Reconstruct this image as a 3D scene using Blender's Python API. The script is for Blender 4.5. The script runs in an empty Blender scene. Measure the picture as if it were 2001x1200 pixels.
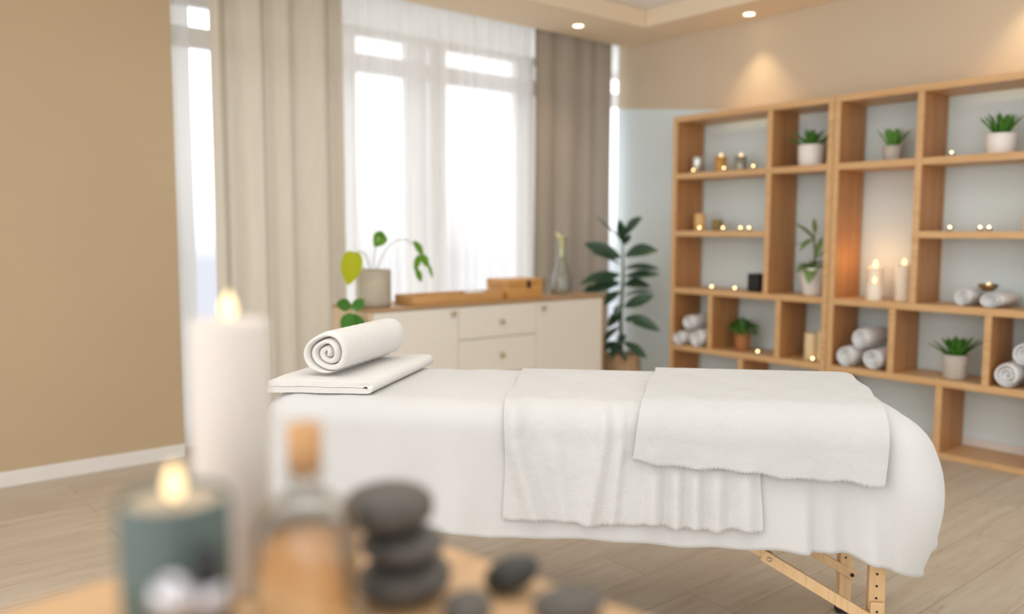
import bpy, bmesh, math, random
from mathutils import Vector, Matrix
from math import sin, cos, pi, radians, sqrt, exp

sc = bpy.context.scene
COL = sc.collection
random.seed(7)

# ------------------------------------------------------------------ materials
def lin(r, g, b):
    def f(c):
        c /= 255.0
        return c / 12.92 if c <= 0.04045 else ((c + 0.055) / 1.055) ** 2.4
    return (f(r), f(g), f(b), 1.0)

def new_mat(name):
    m = bpy.data.materials.new(name)
    m.use_nodes = True
    nt = m.node_tree
    b = nt.nodes.get('Principled BSDF')
    return m, nt, b

def mixcol(nt, fac, a, b, mode='MIX'):
    n = nt.nodes.new('ShaderNodeMix')
    n.data_type = 'RGBA'
    n.blend_type = mode
    for i, v in ((0, fac), (6, a), (7, b)):
        if hasattr(v, 'is_output'):
            nt.links.new(v, n.inputs[i])
        else:
            n.inputs[i].default_value = v
    return n.outputs[2]

def obj_coords(nt, scale=(1, 1, 1)):
    tc = nt.nodes.new('ShaderNodeTexCoord')
    mp = nt.nodes.new('ShaderNodeMapping')
    mp.inputs['Scale'].default_value = scale
    nt.links.new(tc.outputs['Object'], mp.inputs['Vector'])
    return mp.outputs['Vector']

def noise(nt, vec, scale, detail=3.0, rough=0.5):
    n = nt.nodes.new('ShaderNodeTexNoise')
    n.inputs['Scale'].default_value = scale
    n.inputs['Detail'].default_value = detail
    n.inputs['Roughness'].default_value = rough
    nt.links.new(vec, n.inputs['Vector'])
    return n.outputs['Fac']

def bump(nt, b, height, strength, dist):
    n = nt.nodes.new('ShaderNodeBump')
    n.inputs['Strength'].default_value = strength
    n.inputs['Distance'].default_value = dist
    nt.links.new(height, n.inputs['Height'])
    nt.links.new(n.outputs['Normal'], b.inputs['Normal'])

def ramp(nt, fac, p0, p1):
    n = nt.nodes.new('ShaderNodeMapRange')
    n.inputs['From Min'].default_value = p0
    n.inputs['From Max'].default_value = p1
    nt.links.new(fac, n.inputs['Value'])
    return n.outputs['Result']

def plain(name, c, rough=0.6, metal=0.0, var=0.06, vscale=6.0, bscale=None, bstr=0.2, bdist=0.002,
          trans=0.0, sss=0.0, ior=1.45, spec=0.5, emit=None, estr=0.0):
    m, nt, b = new_mat(name)
    v = obj_coords(nt)
    base = lin(*c)
    dark = tuple(x * (1 - var) for x in base[:3]) + (1,)
    light = tuple(min(1, x * (1 + var)) for x in base[:3]) + (1,)
    col = mixcol(nt, ramp(nt, noise(nt, v, vscale), 0.3, 0.7), dark, light)
    nt.links.new(col, b.inputs['Base Color'])
    b.inputs['Roughness'].default_value = rough
    b.inputs['Metallic'].default_value = metal
    b.inputs['IOR'].default_value = ior
    b.inputs['Specular IOR Level'].default_value = spec
    b.inputs['Transmission Weight'].default_value = trans
    if sss:
        b.inputs['Subsurface Weight'].default_value = sss
        b.inputs['Subsurface Radius'].default_value = (0.03, 0.018, 0.012)
    if bscale:
        bump(nt, b, noise(nt, v, bscale, 4.0), bstr, bdist)
    if emit:
        b.inputs['Emission Color'].default_value = lin(*emit)
        b.inputs['Emission Strength'].default_value = estr
    return m

def wood(name, c, cd, axis='Y', gs=9.0, rough=0.45):
    """grain stretched along one axis of the object's own coordinates"""
    m, nt, b = new_mat(name)
    s = [1.0, 1.0, 1.0]
    s['XYZ'.index(axis)] = 0.05
    v = obj_coords(nt, tuple(s))
    n1 = noise(nt, v, gs * 3, 5.0, 0.6)
    n2 = noise(nt, v, gs * 16, 3.0, 0.5)
    col = mixcol(nt, ramp(nt, n1, 0.3, 0.72), lin(*c), lin(*cd))
    col = mixcol(nt, ramp(nt, n2, 0.55, 0.8), col, tuple(x * 0.72 for x in lin(*cd)[:3]) + (1,))
    nt.links.new(col, b.inputs['Base Color'])
    b.inputs['Roughness'].default_value = rough
    bump(nt, b, n2, 0.12, 0.001)
    return m

def terry(name, c, fine=520.0, strength=0.5, wr=14.0):
    m, nt, b = new_mat(name)
    v = obj_coords(nt)
    col = mixcol(nt, ramp(nt, noise(nt, v, 3.0), 0.3, 0.7), lin(*c), tuple(x * 0.95 for x in lin(*c)[:3]) + (1,))
    nt.links.new(col, b.inputs['Base Color'])
    b.inputs['Roughness'].default_value = 0.95
    b.inputs['Specular IOR Level'].default_value = 0.1
    b.inputs['Sheen Weight'].default_value = 0.25
    f = noise(nt, v, fine, 2.0)
    w = noise(nt, v, wr, 2.0)
    mm = nt.nodes.new('ShaderNodeMath')
    mm.operation = 'MULTIPLY_ADD'
    nt.links.new(w, mm.inputs[0])
    mm.inputs[1].default_value = 4.0
    nt.links.new(f, mm.inputs[2])
    bump(nt, b, mm.outputs[0], strength, 0.0025)
    return m

def fabric(name, c, transl=0.35, transp=0.0, weave=700.0, tcol=None):
    m, nt, b = new_mat(name)
    nt.nodes.remove(b)
    out = nt.nodes['Material Output']
    v = obj_coords(nt, (1, 1, 0.15))
    cc = lin(*c)
    col = mixcol(nt, ramp(nt, noise(nt, v, 26.0), 0.3, 0.7), cc, tuple(x * 0.93 for x in cc[:3]) + (1,))
    d = nt.nodes.new('ShaderNodeBsdfDiffuse')
    t = nt.nodes.new('ShaderNodeBsdfTranslucent')
    nt.links.new(col, d.inputs['Color'])
    if tcol:
        t.inputs['Color'].default_value = lin(*tcol)
    else:
        nt.links.new(col, t.inputs['Color'])
    mx = nt.nodes.new('ShaderNodeMixShader')
    mx.inputs[0].default_value = transl
    nt.links.new(d.outputs[0], mx.inputs[1])
    nt.links.new(t.outputs[0], mx.inputs[2])
    last = mx.outputs[0]
    if transp:
        tr = nt.nodes.new('ShaderNodeBsdfTransparent')
        m2 = nt.nodes.new('ShaderNodeMixShader')
        m2.inputs[0].default_value = transp
        nt.links.new(last, m2.inputs[1])
        nt.links.new(tr.outputs[0], m2.inputs[2])
        last = m2.outputs[0]
    nt.links.new(last, out.inputs['Surface'])
    return m

def pane_mat(name, tint=(1, 1, 1), gloss=0.06):
    """thin glass sheet: lets light straight through, with a faint reflection"""
    m, nt, b = new_mat(name)
    nt.nodes.remove(b)
    out = nt.nodes['Material Output']
    tr = nt.nodes.new('ShaderNodeBsdfTransparent')
    tr.inputs['Color'].default_value = (*tint, 1)
    gl = nt.nodes.new('ShaderNodeBsdfGlossy')
    gl.inputs['Roughness'].default_value = 0.03
    lw = nt.nodes.new('ShaderNodeLayerWeight')
    lw.inputs['Blend'].default_value = 0.25
    mu = nt.nodes.new('ShaderNodeMath')
    mu.operation = 'MULTIPLY_ADD'
    nt.links.new(lw.outputs['Fresnel'], mu.inputs[0])
    mu.inputs[1].default_value = 0.6
    mu.inputs[2].default_value = gloss
    mx = nt.nodes.new('ShaderNodeMixShader')
    nt.links.new(mu.outputs[0], mx.inputs[0])
    nt.links.new(tr.outputs[0], mx.inputs[1])
    nt.links.new(gl.outputs[0], mx.inputs[2])
    nt.links.new(mx.outputs[0], out.inputs['Surface'])
    return m

def emission(name, c, s):
    m, nt, b = new_mat(name)
    b.inputs['Base Color'].default_value = lin(*c)
    b.inputs['Emission Color'].default_value = lin(*c)
    b.inputs['Emission Strength'].default_value = s
    return m

def floor_mat():
    m, nt, b = new_mat('oak laminate planks')
    tc = nt.nodes.new('ShaderNodeTexCoord')
    br = nt.nodes.new('ShaderNodeTexBrick')
    br.inputs['Scale'].default_value = 1.0
    br.inputs['Brick Width'].default_value = 1.35
    br.inputs['Row Height'].default_value = 0.19
    br.inputs['Mortar Size'].default_value = 0.0016
    br.inputs['Mortar Smooth'].default_value = 0.2
    br.inputs['Bias'].default_value = 0.0
    br.offset = 0.37
    br.inputs['Color1'].default_value = (0, 0, 0, 1)
    br.inputs['Color2'].default_value = (1, 1, 1, 1)
    br.inputs['Mortar'].default_value = (0.5, 0.5, 0.5, 1)
    nt.links.new(tc.outputs['Object'], br.inputs['Vector'])
    mp = nt.nodes.new('ShaderNodeMapping')
    mp.inputs['Scale'].default_value = (0.09, 1.0, 1.0)
    nt.links.new(tc.outputs['Object'], mp.inputs['Vector'])
    # shift the grain from plank to plank
    sep = nt.nodes.new('ShaderNodeVectorMath')
    sep.operation = 'MULTIPLY_ADD'
    nt.links.new(br.outputs['Color'], sep.inputs[0])
    sep.inputs[1].default_value = (7.0, 3.0, 5.0)
    nt.links.new(mp.outputs['Vector'], sep.inputs[2])
    n1 = noise(nt, sep.outputs[0], 22.0, 5.0, 0.6)
    n2 = noise(nt, sep.outputs[0], 90.0, 3.0, 0.6)
    n3 = noise(nt, tc.outputs['Object'], 1.3, 2.0, 0.5)
    col = mixcol(nt, ramp(nt, n1, 0.25, 0.75), lin(*FLOOR_A), lin(*FLOOR_B))
    col = mixcol(nt, ramp(nt, n2, 0.58, 0.85), col, lin(*FLOOR_C))
    pl = nt.nodes.new('ShaderNodeMath'); pl.operation = 'MULTIPLY'
    nt.links.new(br.outputs['Color'], pl.inputs[0]); pl.inputs[1].default_value = 0.45
    col = mixcol(nt, pl.outputs[0], col, lin(*FLOOR_B))
    mo = nt.nodes.new('ShaderNodeMath'); mo.operation = 'MULTIPLY'
    nt.links.new(br.outputs['Fac'], mo.inputs[0]); mo.inputs[1].default_value = 0.55
    col = mixcol(nt, mo.outputs[0], col, lin(112, 88, 66))
    nt.links.new(col, b.inputs['Base Color'])
    b.inputs['Roughness'].default_value = 0.42
    b.inputs['Specular IOR Level'].default_value = 0.4
    bump(nt, b, n2, 0.06, 0.001)
    return m

def two_tone_wall(name, low, high, zsplit):
    m, nt, b = new_mat(name)
    tc = nt.nodes.new('ShaderNodeTexCoord')
    sx = nt.nodes.new('ShaderNodeSeparateXYZ')
    nt.links.new(tc.outputs['Object'], sx.inputs[0])
    ma = nt.nodes.new('ShaderNodeMath'); ma.operation = 'MULTIPLY_ADD'      # the paint line falls a little toward the bookcases
    nt.links.new(sx.outputs['Y'], ma.inputs[0]); ma.inputs[1].default_value = -0.115
    nt.links.new(sx.outputs['Z'], ma.inputs[2])
    gt0 = nt.nodes.new('ShaderNodeMath'); gt0.operation = 'GREATER_THAN'
    nt.links.new(ma.outputs[0], gt0.inputs[0]); gt0.inputs[1].default_value = zsplit
    gz = nt.nodes.new('ShaderNodeMath'); gz.operation = 'GREATER_THAN'
    nt.links.new(sx.outputs['Z'], gz.inputs[0]); gz.inputs[1].default_value = 2.06
    gt = nt.nodes.new('ShaderNodeMath'); gt.operation = 'MULTIPLY'
    nt.links.new(gt0.outputs[0], gt.inputs[0]); nt.links.new(gz.outputs[0], gt.inputs[1])
    v = obj_coords(nt)
    n = noise(nt, v, 2.0, 2.0)
    a = mixcol(nt, n, lin(*low), tuple(x * 0.95 for x in lin(*low)[:3]) + (1,))
    h = mixcol(nt, n, lin(*high), tuple(x * 0.95 for x in lin(*high)[:3]) + (1,))
    nt.links.new(mixcol(nt, gt.outputs[0], a, h), b.inputs['Base Color'])
    b.inputs['Roughness'].default_value = 0.85
    bump(nt, b, noise(nt, v, 180.0, 3.0), 0.05, 0.001)
    return m

FLOOR_A, FLOOR_B, FLOOR_C = (206, 195, 178), (180, 163, 142), (144, 122, 98)

M = dict(
    floor=floor_mat(),
    wall_tan=plain('tan paint', (190, 168, 137), 0.9, var=0.03, vscale=1.2, bscale=160, bstr=0.05, bdist=0.001),
    wall_side=two_tone_wall('grey and beige paint', (228, 241, 243), (214, 198, 174), 1.6625),
    plaster=plain('beige plaster', (238, 220, 192), 0.9, var=0.02, vscale=1.0),
    ceil_white=plain('white ceiling paint', (244, 243, 242), 0.9, var=0.01),
    white_trim=plain('white gloss paint', (230, 226, 221), 0.45, var=0.02),
    frame=plain('white window frame', (250, 250, 250), 0.4, var=0.02),
    pane=pane_mat('window glass', (0.98, 0.99, 1.0), 0.03),
    drape=fabric('beige linen drape', (218, 208, 190), 0.24, 0.0, tcol=(218, 212, 200)),
    drape_r=fabric('taupe linen drape', (172, 160, 146), 0.14, 0.0, tcol=(190, 180, 166)),
    sheer=fabric('white voile', (252, 251, 249), 0.64, 0.28),
    voile=fabric('dense white voile', (246, 246, 244), 0.36, 0.08, tcol=(226, 228, 228)),
    backlit_strip=fabric('white blind', (250, 250, 248), 0.62, 0.0),
    oak_h=wood('oak board', (222, 182, 132), (206, 160, 108), 'Y'),
    oak_v=wood('oak upright', (196, 142, 86), (168, 112, 62), 'Z'),  # darker than the board oak, carries painted shade on the bookcase uprights
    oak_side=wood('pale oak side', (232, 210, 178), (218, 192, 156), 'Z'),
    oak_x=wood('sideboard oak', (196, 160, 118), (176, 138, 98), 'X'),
    beech=wood('beech leg', (228, 194, 148), (210, 170, 122), 'Z', 7.0),
    tray=wood('acacia tray', (220, 174, 114), (202, 150, 88), 'X', 8.0),
    box=wood('bamboo box', (222, 172, 104), (202, 142, 74), 'X', 8.0),
    desk=wood('honey oak tabletop', (214, 176, 132), (198, 158, 114), 'X', 5.0, 0.5),
    cork=plain('cork', (206, 160, 112), 0.9, var=0.2, vscale=160, bscale=220, bstr=0.4),
    cream=plain('cream lacquer', (240, 234, 223), 0.5, var=0.02, vscale=2),
    brass=plain('dull brass', (208, 186, 146), 0.45, 0.6, var=0.05),
    bronze=plain('bronze bowl', (150, 118, 76), 0.3, 0.85, var=0.1),
    dark_metal=plain('dark bolt', (56, 46, 38), 0.5, 0.6, var=0.1),
    rubber=plain('black rubber', (36, 33, 32), 0.8, var=0.1),
    steel=plain('steel cable', (120, 116, 110), 0.4, 0.8, var=0.05),
    vinyl=plain('cream vinyl', (226, 218, 202), 0.5, var=0.02),
    sheet=terry('white cotton sheet', (207, 206, 204), 260.0, 0.3, 9.0),
    towel=terry('white terry towel', (210, 209, 207), 380.0, 0.8, 16.0),
    towel_w=terry('cream white terry towel', (205, 205, 203), 380.0, 0.8, 16.0),
    towel_l=terry('bright white terry towel', (230, 227, 223), 380.0, 0.6, 16.0),
    towel_s=terry('white rolled terry', (246, 246, 246), 300.0, 0.5, 30.0),
    white_pot=plain('white ceramic', (240, 234, 228), 0.35, var=0.02),
    stone_pot=plain('pale concrete pot', (196, 188, 178), 0.8, var=0.08, vscale=40, bscale=120, bstr=0.2),
    grey_pot=plain('sand grey planter', (186, 176, 158), 0.6, var=0.08, vscale=14, bscale=90, bstr=0.15),
    wood_pot=plain('wooden planter', (176, 118, 70), 0.6, var=0.15, vscale=30),
    soil=plain('potting soil', (62, 48, 38), 0.95, var=0.25, vscale=90, bscale=120, bstr=0.8, bdist=0.006),
    agave=plain('dark green succulent', (70, 122, 42), 0.55, var=0.3, vscale=22),
    agave_l=plain('fresh green succulent', (98, 152, 60), 0.55, var=0.3, vscale=22),
    bush=plain('bright green herb', (70, 130, 46), 0.5, var=0.35, vscale=40),
    rubber_leaf=plain('glossy dark leaf', (54, 82, 60), 0.28, var=0.25, vscale=9),
    sage_leaf=plain('soft sage leaf', (118, 146, 84), 0.5, var=0.25, vscale=12),
    vine_leaf=fabric('vine leaf', (104, 150, 60), 0.4, 0.0, tcol=(120, 170, 50)),
    vine_dark=fabric('dark vine leaf', (84, 138, 66), 0.25, 0.0, tcol=(90, 140, 50)),
    yellow_leaf=fabric('yellowing vine leaf', (190, 200, 60), 0.5, 0.0, tcol=(200, 205, 40)),
    stem=plain('pale stem', (206, 214, 196), 0.6, var=0.08),
    dark_stem=plain('brown stem', (92, 84, 60), 0.7, var=0.2, vscale=30),
    lily=plain('pale yellow petal', (250, 244, 170), 0.5, var=0.06, vscale=20, sss=0.2),
    basket=plain('woven seagrass', (182, 150, 114), 0.85, var=0.3, vscale=60, bscale=70, bstr=0.8, bdist=0.006),
    wax=plain('ivory wax', (222, 214, 206), 0.5, var=0.02, sss=0.35),
    wax_warm=plain('warm ivory wax', (250, 236, 216), 0.5, var=0.02, sss=0.3),
    wax_cream=plain('cream wax', (238, 216, 172), 0.5, var=0.05, sss=0.2),
    wax_tan=plain('tan wax', (222, 180, 122), 0.55, var=0.06, sss=0.15),
    wax_olive=plain('olive wax', (142, 124, 70), 0.6, var=0.08),
    amber=plain('amber candle glass', (206, 154, 84), 0.2, var=0.1, vscale=20),
    smoke=plain('grey green candle glass', (170, 168, 152), 0.15, 0.35, var=0.08, vscale=12),
    mercury=plain('silvered candle glass', (206, 206, 196), 0.16, 0.65, var=0.1, vscale=20),
    sage_glass=plain('sage green candle jar', (84, 99, 94), 0.18, var=0.05, vscale=8),
    jar_wax=plain('grey wax', (206, 188, 164), 0.5, var=0.06, sss=0.2),
    wick=plain('charred wick', (40, 32, 26), 0.9, var=0.2),
    flame=emission('candle flame', (255, 224, 166), 1.7),
    bulb=emission('tealight flame', (255, 214, 150), 9.0),
    lamp=emission('downlight lens', (255, 236, 200), 7.0),
    clear=pane_mat('clear bottle glass', (0.95, 0.95, 0.93), 0.06),
    water_glass=pane_mat('clear carafe glass', (0.93, 0.94, 0.92), 0.05),
    oil=plain('amber massage oil', (252, 232, 206), 0.0, var=0.03, trans=1.0, ior=1.36),
    oil_dark=pane_mat('dark amber oil', (0.88, 0.58, 0.30), 0.02),
    stone=plain('grey basalt', (92, 88, 82), 0.6, var=0.14, vscale=30, bscale=160, bstr=0.12),
    stone_d=plain('dark basalt', (50, 52, 48), 0.45, var=0.14, vscale=30, bscale=160, bstr=0.1),
    black=plain('matt black plastic', (30, 31, 33), 0.5, var=0.08),
    chrome=plain('chrome collar', (214, 214, 220), 0.12, 0.9, var=0.02),
)

# ------------------------------------------------------------------ mesh builder
class MB:
    def __init__(self):
        self.v, self.f, self.sm = [], [], []

    def add(self, vs, fs, smooth=True):
        o = len(self.v)
        self.v += [tuple(p) for p in vs]
        self.f += [tuple(i + o for i in q) for q in fs]
        self.sm += [smooth] * len(fs)
        return self

    def box(self, a, b):
        x0, y0, z0 = a; x1, y1, z1 = b
        vs = [(x0, y0, z0), (x1, y0, z0), (x1, y1, z0), (x0, y1, z0), (x0, y0, z1), (x1, y0, z1), (x1, y1, z1), (x0, y1, z1)]
        fs = [(0, 3, 2, 1), (4, 5, 6, 7), (0, 1, 5, 4), (1, 2, 6, 5), (2, 3, 7, 6), (3, 0, 4, 7)]
        return self.add(vs, fs, False)

    def bar(self, p, q, w, t, up=(0, 0, 1)):
        """rectangular bar from p to q; w across, t along 'up' side"""
        p, q = Vector(p), Vector(q)
        d = (q - p).normalized()
        s = d.cross(Vector(up)).normalized()
        n = s.cross(d).normalized()
        vs = []
        for c in (p, q):
            for a, b in ((-1, -1), (1, -1), (1, 1), (-1, 1)):
                vs.append(c + s * (a * w / 2) + n * (b * t / 2))
        fs = [(0, 3, 2, 1), (4, 5, 6, 7), (0, 1, 5, 4), (1, 2, 6, 5), (2, 3, 7, 6), (3, 0, 4, 7)]
        return self.add(vs, fs, False)

    def lathe(self, prof, seg=32, c=(0, 0, 0), fn=None):
        """prof: list of (r, z); closes where r == 0"""
        vs, fs, rows = [], [], []
        for (r, z) in prof:
            if r <= 1e-6:
                rows.append([len(vs)]); vs.append((c[0], c[1], c[2] + z))
            else:
                row = []
                for k in range(seg):
                    a = 2 * pi * k / seg
                    rr = r if fn is None else fn(r, z, a)
                    row.append(len(vs)); vs.append((c[0] + rr * cos(a), c[1] + rr * sin(a), c[2] + z))
                rows.append(row)
        for A, B in zip(rows, rows[1:]):
            if len(A) == 1 and len(B) == 1:
                continue
            for k in range(seg):
                k2 = (k + 1) % seg
                if len(A) == 1:
                    fs.append((A[0], B[k2], B[k]))
                elif len(B) == 1:
                    fs.append((A[k], A[k2], B[0]))
                else:
                    fs.append((A[k], A[k2], B[k2], B[k]))
        return self.add(vs, fs)

    def tube(self, pts, r, seg=8, cap=True):
        pts = [Vector(p) for p in pts]
        n = len(pts)
        rs = r if isinstance(r, (list, tuple)) else [r] * n
        vs, fs = [], []
        ref = Vector((0.31, 0.17, 0.93))
        for i, p in enumerate(pts):
            d = (pts[min(n - 1, i + 1)] - pts[max(0, i - 1)]).normalized()
            a = d.cross(ref)
            if a.length < 1e-3:
                a = d.cross(Vector((1, 0, 0)))
            a.normalize(); b = d.cross(a).normalized()
            for k in range(seg):
                t = 2 * pi * k / seg
                vs.append(p + (a * cos(t) + b * sin(t)) * rs[i])
        for i in range(n - 1):
            for k in range(seg):
                k2 = (k + 1) % seg
                fs.append((i * seg + k, i * seg + k2, (i + 1) * seg + k2, (i + 1) * seg + k))
        if cap:
            fs.append(tuple(range(seg - 1, -1, -1)))
            fs.append(tuple((n - 1) * seg + k for k in range(seg)))
        return self.add(vs, fs)

    def cyl(self, p, q, r, seg=16):
        return self.tube([p, q], r, seg)

    def grid(self, fn, nu, nv, closed_u=False):
        vs = [fn(i / (nu if closed_u else nu - 1), j / (nv - 1)) for j in range(nv) for i in range(nu)]
        fs = []
        for j in range(nv - 1):
            for i in range(nu if closed_u else nu - 1):
                i2 = (i + 1) % nu
                fs.append((j * nu + i, j * nu + i2, (j + 1) * nu + i2, (j + 1) * nu + i))
        return self.add(vs, fs)

    def ellipsoid(self, c, r, R=None, seg=28, rings=16, wob=0.0, flat=1.0):
        def fn(u, v):
            th, ph = 2 * pi * u, pi * v
            s = sin(ph)
            z = cos(ph)
            z = math.copysign(abs(z) ** flat, z)
            w = 1 + wob * (sin(2 * th + 1.0) * s + 0.6 * sin(3 * th + 2.0 * z))
            p = Vector((r[0] * s * cos(th) * w, r[1] * s * sin(th) * w, r[2] * z))
            if R is not None:
                p = R @ p
            return p + Vector(c)
        return self.grid(fn, seg, rings, True)

    def leaf(self, base, d, n, L, W, bend=0.3, fold=0.25, shape='oval', nl=10, twist=0.0, thick=0.0):
        base, d, n = Vector(base), Vector(d).normalized(), Vector(n)
        s = d.cross(n)
        if s.length < 1e-4:
            s = d.cross(Vector((1, 0.2, 0)))
        s.normalize(); n = s.cross(d).normalized()
        def width(t):
            if shape == 'oval':
                return sin(pi * min(1, t * 0.97 + 0.02)) ** 0.75
            if shape == 'heart':
                return (sin(pi * min(1, 0.2 + 0.8 * t)) ** 0.8) * (1.0 if t > 0.03 else 0.75)
            if shape == 'blade':
                return (0.62 + 0.75 * t) * (1 - t) ** 0.6 if t < 1 else 0
            return max(0.0, sin(pi * t)) ** 0.6
        vs, fs = [], []
        K = (-1, -0.5, 0, 0.5, 1)
        for i in range(nl):
            t = i / (nl - 1)
            c = base + d * (L * t * (1 - 0.15 * bend * t)) + Vector((0, 0, -1)) * (bend * L * t * t)
            a = twist * t
            ss = s * cos(a) + n * sin(a); nn = n * cos(a) - s * sin(a)
            w = W * 0.5 * width(t)
            for k in K:
                vs.append(c + ss * (w * k) + nn * (abs(k) * w * fold))
        for i in range(nl - 1):
            for k in range(4):
                a = i * 5 + k
                fs.append((a, a + 1, a + 6, a + 5))
        if thick:
            o = len(vs)
            for i in range(nl):
                t = i / (nl - 1)
                for k, kk in enumerate(K):
                    vs.append(Vector(vs[i * 5 + k]) - n * (thick * (1 - abs(kk)) * (1 - t * 0.8)))
            for i in range(nl - 1):
                for k in range(4):
                    a = o + i * 5 + k
                    fs.append((a, a + 5, a + 6, a + 1))
        return self.add(vs, fs)

    def build(self, name, mat, parent=None, loc=(0, 0, 0), rz=0.0, bevel=0.0, subd=0, solid=0.0, soff=0.0, weld=False):
        me = bpy.data.meshes.new(name)
        me.from_pydata(self.v, [], self.f)
        me.polygons.foreach_set('use_smooth', self.sm)
        me.materials.append(mat)
        if weld:
            bm = bmesh.new(); bm.from_mesh(me)
            bmesh.ops.remove_doubles(bm, verts=bm.verts, dist=1e-5)
            bmesh.ops.recalc_face_normals(bm, faces=bm.faces)
            bm.to_mesh(me); bm.free()
        me.update()
        o = bpy.data.objects.new(name, me)
        COL.objects.link(o)
        o.location = loc
        o.rotation_euler = (0, 0, rz)
        if parent is not None:
            o.parent = parent
        if solid:
            m = o.modifiers.new('thickness', 'SOLIDIFY'); m.thickness = solid; m.offset = soff
        if bevel:
            m = o.modifiers.new('bevel', 'BEVEL'); m.width = bevel; m.segments = 2; m.limit_method = 'ANGLE'; m.angle_limit = radians(40)
        if subd:
            m = o.modifiers.new('subdivision', 'SUBSURF'); m.levels = subd; m.render_levels = subd
        return o

def tag(o, label, cat, group=None, kind=None):
    o['label'] = label
    o['category'] = cat
    if group: o['group'] = group
    if kind: o['kind'] = kind
    return o

def thing(name, label, cat, loc=(0, 0, 0), rz=0.0, group=None):
    o = bpy.data.objects.new(name, None)
    o.empty_display_size = 0.05
    COL.objects.link(o)
    o.location = loc
    o.rotation_euler = (0, 0, rz)
    return tag(o, label, cat, group)

def struct(name, mb, mat, bevel=0.0, **k):
    o = mb.build(name, mat, None, bevel=bevel, **k)
    o['kind'] = 'structure'
    return o

def dup(root, loc, rz=0.0, label=None, scale=None):
    """copy of a thing with copies of its parts"""
    r = root.copy(); COL.objects.link(r)
    r.location = loc; r.rotation_euler = (0, 0, rz)
    if scale: r.scale = scale
    if label: r['label'] = label
    for ch in list(root.children):
        c = ch.copy(); COL.objects.link(c); c.parent = r
        for g in list(ch.children):
            d = g.copy(); COL.objects.link(d); d.parent = c
    return r

def box(a, b): return MB().box(a, b)
def sstep(a, b, x):
    t = min(1.0, max(0.0, (x - a) / (b - a)))
    return t * t * (3 - 2 * t)

# ------------------------------------------------------------------ the room
struct('floor', box((-2.4, -1.8, -0.08), (5.4, 5.0, 0.0)), M['floor'])
struct('ceiling', box((-2.4, -1.8, 2.772), (5.4, 5.0, 2.86)), M['ceil_white'])
struct('trim_1', box((-2.4, 4.0, 2.65), (4.93, 4.53, 2.771)), M['plaster'], 0.004)      # dropped ceiling along the window
struct('trim_2', box((4.525, -1.8, 2.65), (4.93, 3.9995, 2.771)), M['plaster'], 0.004)  # dropped ceiling above the bookcases
struct('wall_back', box((-2.4, 4.52, 0), (1.45, 4.94, 2.771)), M['wall_tan'])
struct('wall_right', box((4.93, -1.8, 0), (5.08, 4.63, 2.771)), M['wall_side'])
struct('trim_3', box((1.4505, 4.90, 2.54), (5.4, 4.905, 2.771)), M['backlit_strip'])        # translucent strip added over the window so sky brightens the sheer's top
struct('baseboard_back', box((-2.4, 4.503, 0), (1.45, 4.5195, 0.075)), M['white_trim'], 0.004)
struct('baseboard_right', box((4.912, -1.8, 0), (4.9295, 4.63, 0.075)), M['white_trim'], 0.004)

# window
win = MB()
Y0, Y1 = 4.87, 4.93
win.box((1.451, Y0, 0.0), (5.4, Y1, 0.07))
win.box((1.451, Y0, 2.26), (5.4, Y1, 2.37))
win.box((1.451, Y0, 2.49), (5.4, Y1, 2.54))
for x0, x1 in ((1.451, 1.53), (2.14, 2.3), (2.62, 2.72), (3.107, 3.27), (3.31, 3.434), (4.07, 4.26), (5.33, 5.4)):
    win.box((x0, Y0, 0.07), (x1, Y1, 2.26)); win.box((x0, Y0, 2.37), (x1, Y1, 2.49))
w1 = struct('window_1', win, M['frame'], 0.003)
pm = MB()
for x0, x1 in ((1.53, 2.14), (2.3, 2.62), (2.72, 3.107), (3.27, 3.31), (3.434, 4.07), (4.26, 5.33)):
    for z0, z1 in ((0.07, 2.26), (2.37, 2.49)):
        pm.add([(x0, 4.90, z0), (x1, 4.90, z0), (x1, 4.90, z1), (x0, 4.90, z1)], [(0, 1, 2, 3)], False)
pm.build('window_pane', M['pane'], w1)

# curtains
def curtain(name, label, mat, x0, x1, y, z0, z1, amp, wl, nx, seed, taper=0.0, irregular=0.5):
    rnd = random.Random(seed)
    ph = [rnd.uniform(0, 6.28) for _ in range(5)]
    def fn(u, v):
        z = z0 + (z1 - z0) * v
        x = x0 + (x1 - x0) * u + taper * (1 - v) * (u - 0.5)
        s = x + 0.02 * sin(2 * pi * x / (wl * 2.7) + ph[0]) * irregular * 2
        a = amp * (0.75 + 0.35 * sin(2 * pi * x / (wl * 3.3) + ph[1])) * (0.85 + 0.3 * (1 - v))
        yy = y + a * sin(2 * pi * s / wl + ph[2]) + 0.25 * a * sin(4 * pi * s / wl + ph[3] + 0.8 * v)
        return (x, yy, z)
    o = MB().grid(fn, nx, 14).build(name, mat)
    return tag(o, label, 'curtain')

curtain('drape_curtain', 'wide beige linen drape hanging left of the bright window', M['drape'], 1.68, 2.50, 4.625, 0.012, 2.765, 0.050, 0.205, 260, 3)
curtain('drape_curtain', 'taupe linen drape hanging right of the window behind the glass carafe', M['drape_r'], 4.02, 4.835, 4.60, 0.012, 2.765, 0.034, 0.20, 200, 11)
curtain('sheer_curtain', 'broad white sheer curtain covering the middle of the window', M['sheer'], 2.44, 4.08, 4.71, 0.012, 2.765, 0.018, 0.105, 420, 5)
curtain('sheer_curtain', 'narrow white sheer curtain gathered against the tan wall edge', M['voile'], 1.462, 1.60, 4.70, 0.012, 2.765, 0.022, 0.07, 60, 8)

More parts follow.
